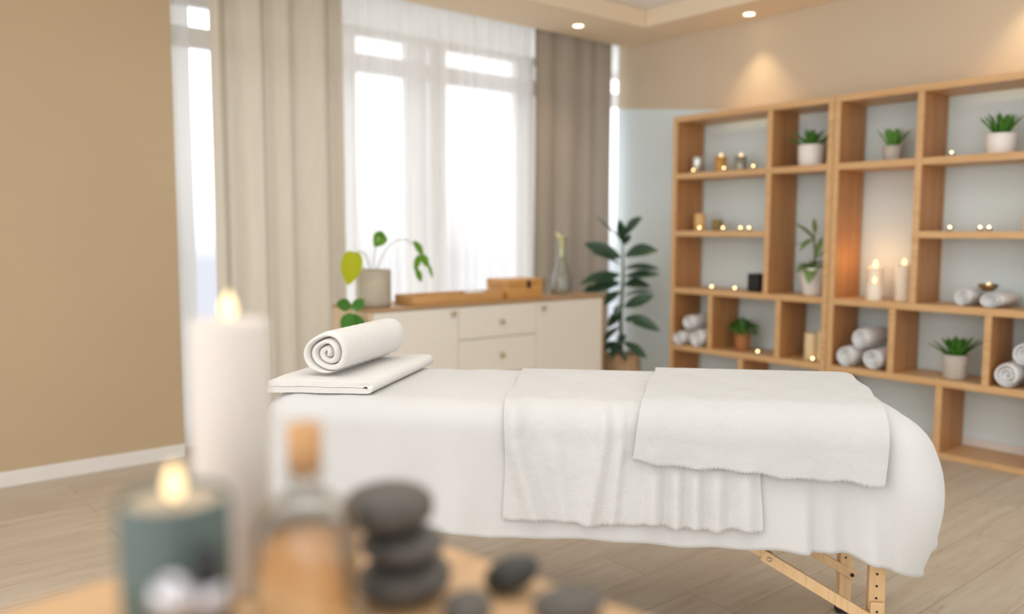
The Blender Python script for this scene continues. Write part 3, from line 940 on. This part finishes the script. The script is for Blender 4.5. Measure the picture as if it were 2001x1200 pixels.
MB().tube([(0, 0, 0.28), (-0.01, 0.005, 0.6), (0.005, 0, 0.9), (-0.01, 0, 1.17)], [0.015, 0.013, 0.010, 0.005], 8).build('stem', M['dark_stem'], t)
SR = Vector((0.74, -0.66, 0)); VF = Vector((-0.68, -0.73, 0))      # sideways / toward the room
lv = MB(); rl = random.Random(31)
for z, s, f, up, L in ((1.17, 0.45, 0.1, 0.75, 0.25), (1.15, -0.5, 0.0, 0.62, 0.26), (1.14, 0.05, 0.5, 0.75, 0.20), (1.10, -0.15, 0.6, 0.5, 0.17),
                       (1.04, 0.75, 0.2, 0.42, 0.27), (1.02, -0.9, 0.1, 0.42, 0.29), (0.99, -0.8, 0.5, 0.15, 0.25),
                       (0.96, 0.8, -0.2, 0.18, 0.27), (0.93, -0.9, 0.3, 0.02, 0.28), (0.90, 0.85, 0.3, 0.25, 0.28),
                       (0.86, -0.9, -0.1, -0.18, 0.28), (0.83, 0.7, -0.4, 0.1, 0.24), (0.80, -0.75, 0.5, -0.35, 0.26), (0.77, 0.8, 0.2, 0.12, 0.24),
                       (0.71, -0.35, 0.8, -0.05, 0.22), (0.68, 0.8, 0.3, 0.22, 0.25), (0.62, -0.3, 0.6, -0.1, 0.20), (0.60, 0.85, 0.2, 0.02, 0.27), (0.55, -0.4, 0.5, -0.2, 0.22),
                       (0.50, 0.15, 0.9, -0.25, 0.22), (0.46, -0.35, 0.7, -0.35, 0.2), (0.44, 0.55, 0.5, -0.25, 0.2), (0.40, -0.5, 0.5, -0.1, 0.18), (0.36, 0.1, 0.9, 0.0, 0.16)):
    d = SR * s + VF * f + Vector((0, 0, up))
    d += Vector((rl.uniform(-.22, .22), rl.uniform(-.22, .22), rl.uniform(-.16, .16)))
    d.normalize()
    lv.leaf(Vector((0, 0, z + rl.uniform(-.02, .02))) + d * 0.02, d, Vector((rl.uniform(-.5, .5), rl.uniform(-.5, .5), 1)) + VF * rl.uniform(0.2, 1.6), L * rl.uniform(0.85, 1.1), L * rl.uniform(0.30, 0.40), rl.uniform(0.0, 0.35), 0.3, 'oval', 10, rl.uniform(-.4, .4))
lv.build('foliage', M['rubber_leaf'], t)

# ------------------------------------------------------------------ massage table
TA = radians(-47.2)
TC = (1.770, 1.802, 0)
ZTOP, A_, B_ = 0.750, 0.92, 0.325          # sheet surface height, half length, half width
t = thing('massage_table', 'portable massage table with beech legs under white sheets', 'massage table', TC, TA)
def rrect(a, b, rc, k=10):
    o = []
    for cx, cy, a0 in ((a - rc, -b + rc, -pi / 2), (a - rc, b - rc, 0), (-a + rc, b - rc, pi / 2), (-a + rc, -b + rc, pi)):
        for i in range(k + 1):
            t_ = a0 + pi / 2 * i / k
            o.append((cx + rc * cos(t_), cy + rc * sin(t_)))
    return o
pv, pf = [], []
prof = ((0.835, 0.27, 0.690), (0.865, 0.285, 0.697), (0.868, 0.288, 0.712), (0.860, 0.28, 0.730), (0.835, 0.265, 0.738))
for (a, b, z) in prof: pv += [(x, y, z) for x, y in rrect(a, b, 0.10)]
nn_ = 44
for j in range(len(prof) - 1):
    for i in range(nn_): pf.append((j * nn_ + i, j * nn_ + (i + 1) % nn_, (j + 1) * nn_ + (i + 1) % nn_, (j + 1) * nn_ + i))
pf.append(tuple(range(nn_ - 1, -1, -1))); pf.append(tuple((len(prof) - 1) * nn_ + i for i in range(nn_)))
MB().add(pv, pf).build('padded_top', M['vinyl'], t)
fr = MB()
fr.box((-0.83, -0.285, 0.60), (0.83, -0.263, 0.6895)); fr.box((-0.83, 0.263, 0.60), (0.83, 0.285, 0.6895))
fr.box((-0.83, -0.2625, 0.60), (-0.808, 0.2625, 0.6895)); fr.box((0.808, -0.2625, 0.60), (0.83, 0.2625, 0.6895))
fr.build('frame', M['beech'], t, bevel=0.002)
def leg(u, v, holes):
    l = MB()
    l.box((u - 0.021, v - 0.013, 0.014), (u + 0.021, v + 0.013, 0.5995))
    lo = l.build('leg', M['beech'], t, bevel=0.002)
    if holes:
        ex = MB().box((u - 0.019, v - 0.024, 0.014), (u + 0.019, v - 0.0133, 0.245))
        ex.build('leg_extension', M['beech'], lo, bevel=0.008)
    MB().box((u - 0.023, v - 0.0245, 0.0), (u + 0.023, v + 0.014, 0.0138)).build('rubber_foot', M['rubber'], lo, bevel=0.003)
    for k in range(6 if holes else 0):
        z = 0.352 - 0.033 * k
        off = 0.0133 if z > 0.245 else 0.0243
        MB().cyl((u - 0.002, v - off, z), (u - 0.002, v - off - 0.0012, z), 0.0032, 10).build('adjustment_hole', M['dark_metal'], lo)
leg(0.805, -0.275, True); leg(0.845, 0.185, True)
leg(-0.82, -0.262, False); leg(-0.82, 0.24, False)
s = MB().bar((0.505, -0.297, 0.360), (0.790, -0.297, 0.195), 0.014, 0.030)
so = s.build('brace', M['beech'], t, bevel=0.002)
MB().cyl((0.522, -0.3045, 0.350), (0.522, -0.308, 0.350), 0.006, 12).build('bolt', M['brass'], so)
s = MB().bar((0.56, 0.160, 0.300), (0.872, 0.160, 0.128), 0.014, 0.028)
so = s.build('brace', M['beech'], t, bevel=0.002)
MB().cyl((0.862, 0.1525, 0.134), (0.862, 0.149, 0.134), 0.006, 12).build('bolt', M['dark_metal'], so)
hb = MB().bar((0.46, -0.292, 0.386), (0.53, -0.292, 0.352), 0.02, 0.022)
hb.build('hinge_block', M['beech'], t, bevel=0.002)
MB().tube([(-0.1, -0.29, 0.43), (0.1, -0.292, 0.398), (0.3, -0.292, 0.385), (0.47, -0.292, 0.380)], 0.0018, 6).build('support_cable', M['steel'], t)

# ---- sheet: swept round the table's rounded outline
RC = 0.13
def outline(n_long=120, n_short=44, n_c=22):
    pts = []
    a, b, rc = A_, B_, RC
    def seg(p, q, nrm, n):
        for i in range(n):
            k = i / n
            pts.append((p[0] + (q[0] - p[0]) * k, p[1] + (q[1] - p[1]) * k, nrm[0], nrm[1]))
    def cor(cx, cy, a0, n):
        for i in range(n):
            t = a0 + (pi / 2) * i / n
            pts.append((cx + rc * cos(t), cy + rc * sin(t), cos(t), sin(t)))
    seg((-a + rc, -b), (a - rc, -b), (0, -1), n_long); cor(a - rc, -b + rc, -pi / 2, n_c)
    seg((a, -b + rc), (a, b - rc), (1, 0), n_short); cor(a - rc, b - rc, 0, n_c)
    seg((a - rc, b), (-a + rc, b), (0, 1), n_long); cor(-a + rc, b - rc, pi / 2, n_c)
    seg((-a, b - rc), (-a, -b + rc), (-1, 0), n_short); cor(-a + rc, -b + rc, pi, n_c)
    return pts
OUT = outline()
RR = 0.085
def r_edge(nx): return RR + 0.015 * max(0.0, nx)
def near_fold(u, h):
    """outward displacement of the sheet along the near long side"""
    g = sstep(0.0, 0.30, h)
    d = 0.004 * sin(u * 17.0) * g + 0.003 * sin(u * 41.0 + 1.0) * g
    # overlapped pleat that ends in a sharp crease
    d += 0.030 * g * sstep(0.44, 0.600, u) * (1 - sstep(0.603, 0.616, u))
    d += 0.013 * g * sstep(0.63, 0.68, u) * sin((u - 0.63) * 2 * pi / 0.105)
    d += 0.010 * g * (sstep(-0.75, -0.5, u) - sstep(-0.3, -0.2, u)) * sin(u * 2 * pi / 0.19)
    return d
def flare(h): return 0.15 * h
PER = []
acc = 0.0
for i, p in enumerate(OUT):
    PER.append(acc)
    q = OUT[(i + 1) % len(OUT)]
    acc += sqrt((q[0] - p[0]) ** 2 + (q[1] - p[1]) ** 2)
NH, NA, NT = 26, 7, 9
vs, fs = [], []
n = len(OUT)
def wobble(u, v):
    return 0.0016 * sin(u * 23 + v * 9) * sin(v * 14 + u * 5) + 0.0012 * sin(u * 47 - v * 31)
def corner_out(nx, ny, d):
    """the sheet bellies out round the corner nearest the viewer's right, then tucks back under"""
    if not (nx > 0 and ny < 0): return 0.0
    return 2 * nx * -ny * 0.066 * sin(pi * min(1.0, d / 0.40) ** 0.95)
rows = []
for kt in range(1, NT):                       # flat top
    k = kt / NT
    row = []
    for (x, y, nx, ny) in OUT:
        r = r_edge(nx)
        X, Y = (x - nx * r) * k, (y - ny * r) * k
        row.append((X, Y, ZTOP + wobble(X, Y)))
    rows.append(row)
for ka in range(NA):                          # rolled edge
    th = (pi / 2) * ka / NA
    row = []
    for (x, y, nx, ny) in OUT:
        r = r_edge(nx)
        cc = corner_out(nx, ny, r * (1 - cos(th)))
        X, Y = x - nx * r + nx * (r * sin(th) + cc), y - ny * r + ny * (r * sin(th) + cc)
        row.append((X, Y, ZTOP - r * (1 - cos(th)) + wobble(X, Y) * cos(th)))
    rows.append(row)
for kh in range(NH + 1):                      # hanging part
    k = kh / NH
    row = []
    for i, (x, y, nx, ny) in enumerate(OUT):
        r = r_edge(nx)
        s = PER[i]
        corner = abs(nx) * abs(ny) * 2
        end = max(0.0, nx)
        hl = 0.302 + 0.026 * corner - (r - 0.05) + 0.012 * end
        if ny < -0.5: hl += 0.030 * sstep(0.66, 0.86, x) + 0.008 * sstep(0.55, 0.45, x) * 0
        hl += 0.004 * sin(s * 13.0) + 0.0025 * sin(s * 37.0)
        h = hl * k
        g = sstep(0.0, 0.3, h)
        out = flare(h)
        if ny < -0.98:
            out += near_fold(x, h)
        else:
            out += g * (0.013 * sin(s * 2 * pi / 0.135 + 0.4) + 0.006 * sin(s * 2 * pi / 0.083))
        out += corner_out(nx, ny, r + h) - corner * 0.012 * k if (nx > 0 and ny < 0) else corner * 0.03 * k
        row.append((x + nx * out, y + ny * out, ZTOP - r - h))
    rows.append(row)
vs.append((0, 0, ZTOP))
for row in rows: vs += row
for i in range(n): fs.append((0, 1 + i, 1 + (i + 1) % n))
for j in range(len(rows) - 1):
    for i in range(n):
        i2 = (i + 1) % n
        fs.append((1 + j * n + i, 1 + (j + 1) * n + i, 1 + (j + 1) * n + i2, 1 + j * n + i2))
mb = MB().add(vs, fs)
o = mb.build('bed_sheet', M['sheet'], None, TC, TA, solid=0.003, soff=-1.0, weld=True)
tag(o, 'large plain white sheet draped over the whole massage table', 'sheet')

# ---- draped towels follow the same cross section
def surf(u, s, e):
    """s: arc length across the table, 0 on the centre line, negative toward the viewer; e: offset out of the surface"""
    r = RR; fl = B_ - r
    sg = -1 if s < 0 else 1
    a = abs(s)
    zend = 0.0
    if u > A_ - 0.1:
        q = min(0.099, u - (A_ - 0.1)); zend = 0.1 - sqrt(0.01 - q * q)
    if a <= fl:
        return Vector((u, sg * a, ZTOP + e - zend + wobble(u, sg * a))), 0.0
    if a <= fl + r * pi / 2:
        th = (a - fl) / r
        return Vector((u, sg * (fl + (r + e) * sin(th)), ZTOP - r + (r + e) * cos(th) - zend)), 0.0
    h = a - fl - r * pi / 2
    out = flare(h) + (near_fold(u, h) if sg < 0 else 0.01 * sin(u * 40) * sstep(0, .3, h))
    return Vector((u, sg * (B_ + e + out), ZTOP - r - h - zend)), h

def draped(name, label, mat, corners, e, pleat, nu, ns, thick, seed):
    """corners: (u,s) near-left, near-right, far-right, far-left"""
    rnd = random.Random(seed)
    ph = [rnd.uniform(0, 6.28) for _ in range(6)]
    (a, b, c, d) = [Vector(q) for q in corners]
    def fn(u, v):
        q = (a * (1 - u) + b * u) * (1 - v) + (d * (1 - u) + c * u) * v
        U, S = q.x, q.y
        S += 0.0016 * sin(U * 610 + 2.0 * sin(U * 97)) * (1 - v) ** 60 + 0.0025 * sin(U * 60 + ph[0]) * (1 - v) ** 8 + 0.003 * sin(U * 23 + ph[1]) * (1 - v) ** 6
        U += 0.004 * sin(S * 17 + ph[2]) * ((1 - u) ** 6 - u ** 6)
        p, h = surf(U, S, e)
        if S < 0:
            p.y -= pleat(U, h)
        # soft rolled borders
        return p
    o = MB().grid(fn, nu, ns).build(name, mat, None, TC, TA, solid=thick, soff=0.0)
    return tag(o, label, 'towel')

def ridge(u, h, u0, h0, u1, h1, w):
    dx, dy = u1 - u0, h1 - h0
    L2 = dx * dx + dy * dy
    k = ((u - u0) * dx + (h - h0) * dy) / L2
    kk = min(1, max(0, k))
    dist2 = (u - u0 - dx * kk) ** 2 + (h - h0 - dy * kk) ** 2
    return exp(-dist2 / (w * w)) * sstep(0, 0.3, kk + 0.15)
def pleat1(u, h):
    p = 0.0
    g = sstep(0.0, 0.25, h)
    p += 0.026 * ridge(u, h, -0.170, -0.02, -0.085, 0.26, 0.026)
    p += 0.010 * ridge(u, h, -0.06, 0.0, -0.01, 0.26, 0.022)
    p += 0.017 * ridge(u, h, 0.085, -0.03, 0.035, 0.26, 0.020)
    p += 0.013 * ridge(u, h, 0.125, 0.0, 0.10, 0.26, 0.014)
    m = sstep(0.16, 0.20, u) * (1 - 0.4 * sstep(0.44, 0.49, u))
    p += m * sstep(0.03, 0.12, h) * 0.019 * max(0.0, 0.5 + 0.5 * sin(u * 2 * pi / 0.062 + 1.2 * sin(u * 21)))
    p += 0.004 * g
    return p
def pleat2(u, h):
    g = sstep(0.0, 0.12, h)
    under = pleat1(u, h) if u < 0.5 else 0
    return max(under, 0.004) + 0.006 + 0.006 * ridge(u, h, 0.20, 0.02, 0.24, 0.11, 0.02) + 0.004 * g * sin(u * 19 + 0.5)
HE = B_ - RR + RR * pi / 2              # arc length where hanging starts
draped('hand_towel', 'white terry towel with a frayed hem draped across the middle of the table', M['towel'],
       ((-0.184, -HE - 0.217), (0.488, -HE - 0.217), (0.495, HE + 0.13), (-0.215, HE + 0.13)), 0.006, pleat1, 420, 110, 0.005, 3)
draped('hand_towel', 'thick white towel folded over the right end of the table, uppermost', M['towel_w'],
       ((0.160, -HE - 0.048), (0.785, -HE - 0.087), (0.875, HE + 0.01), (0.255, HE + 0.05)), 0.017, pleat2, 380, 100, 0.010, 5)

# ---- folded towel and rolled towel on the left end
def U_profile():
    """cross section (u, z) of a towel folded in two with the fold on the right"""
    W, th, gap = 0.31, 0.0165, 0.0012
    top = []
    out, inn = [], []
    H = 2 * th + gap
    R = H / 2
    out.append((0.0, 0.0)); 
    for k in range(9): out.append((W * (k / 8) * 0.94, 0.0))
    for k in range(1, 12):
        a = -pi / 2 + pi * k / 12
        out.append((W - R + R * cos(a), R + R * sin(a)))
    for k in range(9): out.append((W * 0.94 * (1 - k / 8) + 0.004, H))
    # inner slit, widening to a drop near the fold
    inn.append((0.004, th + gap)); 
    for k in range(1, 9): inn.append((W * 0.9 * k / 8, th + gap + 0.0005 * sin(k * 2.1)))
    inn += [(W - R - 0.004, th + gap + 0.004), (W - R + 0.003, th + gap + 0.001), (W - R + 0.002, th - 0.002), (W - R - 0.006, th - 0.002)]
    for k in range(8, -1, -1): inn.append((W * 0.9 * k / 8, th + 0.0005 * sin(k * 2.1)))
    return out[1:], inn
NL, NR, FR_, FL_ = (-0.895, -0.262), (-0.585, -0.240), (-0.530, 0.300), (-0.845, 0.290)
out, inn = U_profile()
loop = out + inn
nb = 14
vs, fs = [], []
for j in range(nb):
    v = j / (nb - 1)
    for (w, z) in loop:
        u = w / 0.31
        x = (NL[0] * (1 - u) + NR[0] * u) * (1 - v) + (FL_[0] * (1 - u) + FR_[0] * u) * v
        y = (NL[1] * (1 - u) + NR[1] * u) * (1 - v) + (FL_[1] * (1 - u) + FR_[1] * u) * v
        zz = z * (1 + 0.05 * sin(v * 9 + u * 4) + 0.06 * v) + 0.0035 + max(0, wobble(x, y)) * 0.5
        vs.append((x, y + 0.002 * sin(z * 300), zz))
L = len(loop)
for j in range(nb - 1):
    for i in range(L):
        i2 = (i + 1) % L
        fs.append((j * L + i, j * L + i2, (j + 1) * L + i2, (j + 1) * L + i))
mb = MB().add(vs, fs)
for j in (0, nb - 1):                       # cloth thickness at the two ends
    base = j * L
    no = len(out)
    # pair bottom layer, fold and top layer outer points with nearest inner points
    innr = list(range(no, L))[::-1]
    cap = []
    for i in range(no - 1):
        ka = int(round(i * (len(innr) - 1) / (no - 1))); kb = int(round((i + 1) * (len(innr) - 1) / (no - 1)))
        A, Bq, C_, D_q = base + i, base + i + 1, base + innr[kb], base + innr[ka]
        cap.append((A, Bq, C_, D_q) if C_ != D_q else (A, Bq, C_))
    mb.f += cap; mb.sm += [False] * len(cap)
o = mb.build('folded_towel', M['towel_l'], None, (TC[0], TC[1], ZTOP), TA, weld=True, bevel=0.003)
tag(o, 'white towel folded flat on the left end of the table, under the rolled towel', 'towel')

mb, rr = roll_mesh(0.082, 0.430, 2.92, 0.20, 44, 0.95, 14, 20, 0.06, 0.026)
q = Vector((-0.745, -0.190, 0)); q.rotate(Matrix.Rotation(TA, 3, 'Z'))
o = mb.build('rolled_towel', M['towel_l'], None, (TC[0] + q.x, TC[1] + q.y, ZTOP + 0.0445), TA - radians(10), subd=1)
tag(o, 'large rolled white towel on the folded towel at the left of the massage table', 'towel')

# ------------------------------------------------------------------ foreground table and what stands on it
FZ = 0.87
DA = radians(9.4)
t = thing('wooden_side_table', 'honey oak table in the blurred foreground under candles and stones', 'table', (0.489, 0.932, 0), DA)
box((-1.15, -0.72, FZ - 0.03), (0, 0, FZ)).build('tabletop', M['desk'], t, bevel=0.004)
ap = MB()
ap.box((-1.10, -0.67, FZ - 0.11), (-0.05, -0.648, FZ - 0.0305)); ap.box((-1.10, -0.072, FZ - 0.11), (-0.05, -0.05, FZ - 0.0305))
ap.box((-1.10, -0.6475, FZ - 0.11), (-1.078, -0.0725, FZ - 0.0305)); ap.box((-0.072, -0.6475, FZ - 0.11), (-0.05, -0.0725, FZ - 0.0305))
ap.build('apron', M['desk'], t, bevel=0.002)
for x in (-1.075, -0.115):
    for y in (-0.645, -0.115):
        box((x, y, 0), (x + 0.04, y + 0.04, FZ - 0.1105)).build('leg', M['desk'], t, bevel=0.003)

FZe = FZ + 0.0004
pillar('tall ivory pillar candle burning in the foreground, tallest on the table', (0.299, 0.790, FZe), 0.0368, 0.265, M['wax'], True, 0.0075, 0.028, seg=56, dip=0.005)
# sage green jar candle
t = thing('jar_candle', 'wide sage green candle jar burning in the left foreground', 'candle', (0.186, 0.606, FZe))
JR, JH = 0.0385, 0.160
MB().lathe([(0, 0), (JR * 0.96, 0), (JR, 0.005), (JR, JH - 0.002), (JR - 0.0015, JH), (JR - 0.003, JH - 0.002), (JR - 0.003, JH - 0.016)], 48).build('jar', M['sage_glass'], t)
MB().lathe([(0, JH - 0.0095), (0.02, JH - 0.009), (JR - 0.0031, JH - 0.006)], 40).build('wax', M['jar_wax'], t)
flame(t, JH - 0.004, 0.0066, 0.0275)

# oil bottle with cork
t = thing('oil_bottle', 'clear glass bottle of amber oil with a cork stopper, beside the stones', 'bottle', (0.300, 0.632, FZe))
BR = 0.0445
MB().lathe([(0, 0), (BR - 0.003, 0), (BR, 0.004), (BR, 0.100), (BR - 0.005, 0.115), (0.022, 0.129), (0.0135, 0.134), (0.0135, 0.148), (0.016, 0.150), (0.016, 0.154), (0.0125, 0.154)], 44).build('glass', M['clear'], t)
MB().lathe([(0, 0.003), (BR - 0.006, 0.003), (BR - 0.003, 0.007), (BR - 0.003, 0.096), (BR - 0.008, 0.106), (0, 0.106)], 40).build('oil', M['oil'], t)
MB().lathe([(0, 0.147), (0.0118, 0.147), (0.0122, 0.1545), (0.0140, 0.155), (0.0146, 0.188), (0.0135, 0.190), (0, 0.190)], 28).build('cork', M['cork'], t)
# small dropper bottle
t = thing('dropper_bottle', 'small glass bottle with a dark cap in front of the green candle jar', 'bottle', (0.178, 0.520, FZe))
MB().lathe([(0, 0), (0.022, 0), (0.025, 0.003), (0.025, 0.082), (0.021, 0.098), (0.011, 0.108), (0.0098, 0.112)], 36).build('glass', M['clear'], t)
MB().lathe([(0, 0.003), (0.021, 0.003), (0.0225, 0.006), (0.0225, 0.078), (0.02, 0.082), (0, 0.082)], 32).build('oil', M['oil_dark'], t)
MB().lathe([(0.0105, 0.1085), (0.0135, 0.1085), (0.0135, 0.122), (0.0105, 0.124)], 28).build('collar', M['chrome'], t)
MB().lathe([(0, 0.1205), (0.0102, 0.1205), (0.0102, 0.128), (0.0075, 0.146), (0.005, 0.151), (0, 0.152)], 24).build('cap', M['black'], t)
# small stoppered bottle, only its glass top shows at the bottom edge
t = thing('perfume_bottle', 'tiny clear bottle with a glass ball stopper at the bottom edge', 'bottle', (0.150, 0.500, FZe))
MB().lathe([(0, 0), (0.016, 0), (0.018, 0.003), (0.018, 0.09), (0.009, 0.108), (0.008, 0.118)], 28).build('glass', M['clear'], t)
MB().ellipsoid((0, 0, 0.1305), (0.012, 0.012, 0.0125), seg=18, rings=10).build('stopper', M['chrome'], t)

# stones
def stone(label, c, r, mat, rot=(0, 0, 0), wob=0.03, group=None):
    R = Matrix.Rotation(rot[2], 3, 'Z') @ Matrix.Rotation(rot[1], 3, 'Y') @ Matrix.Rotation(rot[0], 3, 'X')
    o = MB().ellipsoid((0, 0, 0), r, R, 36, 20, wob, 0.85).build('hot_stone', mat, None, c)
    return tag(o, label, 'stone', group)
g = 'grey massage stones on the foreground table'
sx, sy = 0.413, 0.662
stone('flat grey stone at the bottom of the stack of three', (sx + 0.002, sy - 0.002, FZe + 0.0190), (0.0485, 0.043, 0.0188), M['stone'], (0, 0, 0.3), 0.02, g)
stone('thin grey stone in the middle of the stack of three', (sx, sy, FZe + 0.0190 * 2 + 0.0140), (0.0455, 0.041, 0.0142), M['stone'], (0, 0.03, 1.0), 0.02, g)
stone('rounded grey stone on top of the stack of three', (sx - 0.011, sy + 0.005, FZe + 0.0190 * 2 + 0.0280 + 0.0225), (0.0465, 0.040, 0.0232), M['stone'], (0, 0.06, 0.2), 0.02, g)
stone('small black stone tilted on the table, right of the stack', (0.500, 0.602, FZe + 0.0175), (0.0275, 0.021, 0.0150), M['stone_d'], (0.15, -0.35, -0.75), 0.03, g)
stone('grey stone lying nearest the stack at the bottom edge', (0.424, 0.572, FZe + 0.0150), (0.0260, 0.022, 0.0150), M['stone'], (0, 0, 0.5), 0.03, g)
stone('grey stone at the bottom edge, farthest right', (0.500, 0.522, FZe + 0.0145), (0.0330, 0.026, 0.0145), M['stone'], (0, 0, -0.4), 0.03, g)

# ------------------------------------------------------------------ light
world = bpy.data.worlds.new('World'); sc.world = world
world.use_nodes = True
nt = world.node_tree
bg = nt.nodes['Background']
tc = nt.nodes.new('ShaderNodeTexCoord')
sx_ = nt.nodes.new('ShaderNodeSeparateXYZ')
nt.links.new(tc.outputs['Generated'], sx_.inputs[0])
# bright overcast sky on the window side, calmer behind the viewer; pale haze at the horizon
fy = ramp(nt, sx_.outputs['Y'], 0.25, 0.6)
fx = ramp(nt, sx_.outputs['X'], -0.75, 0.1)
wb = mixcol(nt, fx, (2.25, 2.27, 2.29, 1), (1.12, 1.12, 1.11, 1))      # more daylight from the left of the viewer
cs = mixcol(nt, fy, wb, (2.6, 2.62, 2.65, 1))
fz = ramp(nt, sx_.outputs['Z'], 0.07, -0.035)
hz = nt.nodes.new('ShaderNodeMath'); hz.operation = 'MULTIPLY'
nt.links.new(fz, hz.inputs[0]); nt.links.new(fy, hz.inputs[1])
cs = mixcol(nt, hz.outputs[0], cs, (0.86, 0.88, 0.96, 1))
nt.links.new(cs, bg.inputs['Color'])
bg.inputs['Strength'].default_value = 1.0

def area(name, loc, size, energy, color, target):
    l = bpy.data.lights.new(name, 'AREA'); l.shape = 'RECTANGLE'; l.size = size[0]; l.size_y = size[1]
    l.energy = energy; l.color = color
    o = bpy.data.objects.new(name, l); COL.objects.link(o); o.location = loc
    o.rotation_euler = (Vector(target) - Vector(loc)).to_track_quat('-Z', 'Y').to_euler()
    return o
area('overhead_fill_light', (1.3, 1.5, 2.76), (2.8, 2.8), 38, (1.0, 0.97, 0.93), (1.3, 1.5, 0))  # fill light added out of view to brighten the table top and walls
pl = bpy.data.lights.new('candle_glow', 'POINT'); pl.energy = 0.8; pl.color = (1.0, 0.52, 0.18); pl.shadow_soft_size = 0.02
po = bpy.data.objects.new('candle_glow', pl); COL.objects.link(po); po.location = (4.74, 2.40, Z3 + 0.235)

# ------------------------------------------------------------------ camera
cam = bpy.data.cameras.new('Camera')
co = bpy.data.objects.new('Camera', cam); COL.objects.link(co)
sc.camera = co
yaw, pitch, roll = radians(39.685), radians(5.182), radians(0.162)
Fv = Vector((sin(yaw) * cos(pitch), cos(yaw) * cos(pitch), -sin(pitch)))
Rv = Vector((cos(yaw), -sin(yaw), 0)); Uv = Rv.cross(Fv)
R2 = Rv * cos(roll) + Uv * sin(roll); U2 = Uv * cos(roll) - Rv * sin(roll)
co.matrix_world = Matrix(((R2.x, U2.x, -Fv.x, 0), (R2.y, U2.y, -Fv.y, 0), (R2.z, U2.z, -Fv.z, 1.22), (0, 0, 0, 1)))
cam.sensor_width = 36
cam.lens = 36 * 1621.25 / 2001
cam.clip_start = 0.02
cam.dof.use_dof = True
cam.dof.focus_distance = 2.38
cam.dof.aperture_fstop = 1.15

# ------------------------------------------------------------------ look
sc.view_settings.view_transform = 'Standard'
sc.view_settings.look = 'None'
sc.view_settings.exposure = 0.0
sc.cycles.use_denoising = True
sc.cycles.caustics_reflective = False
sc.cycles.caustics_refractive = False
sc.cycles.sample_clamp_indirect = 6.0
sc.cycles.max_bounces = 10
sc.cycles.transparent_max_bounces = 16
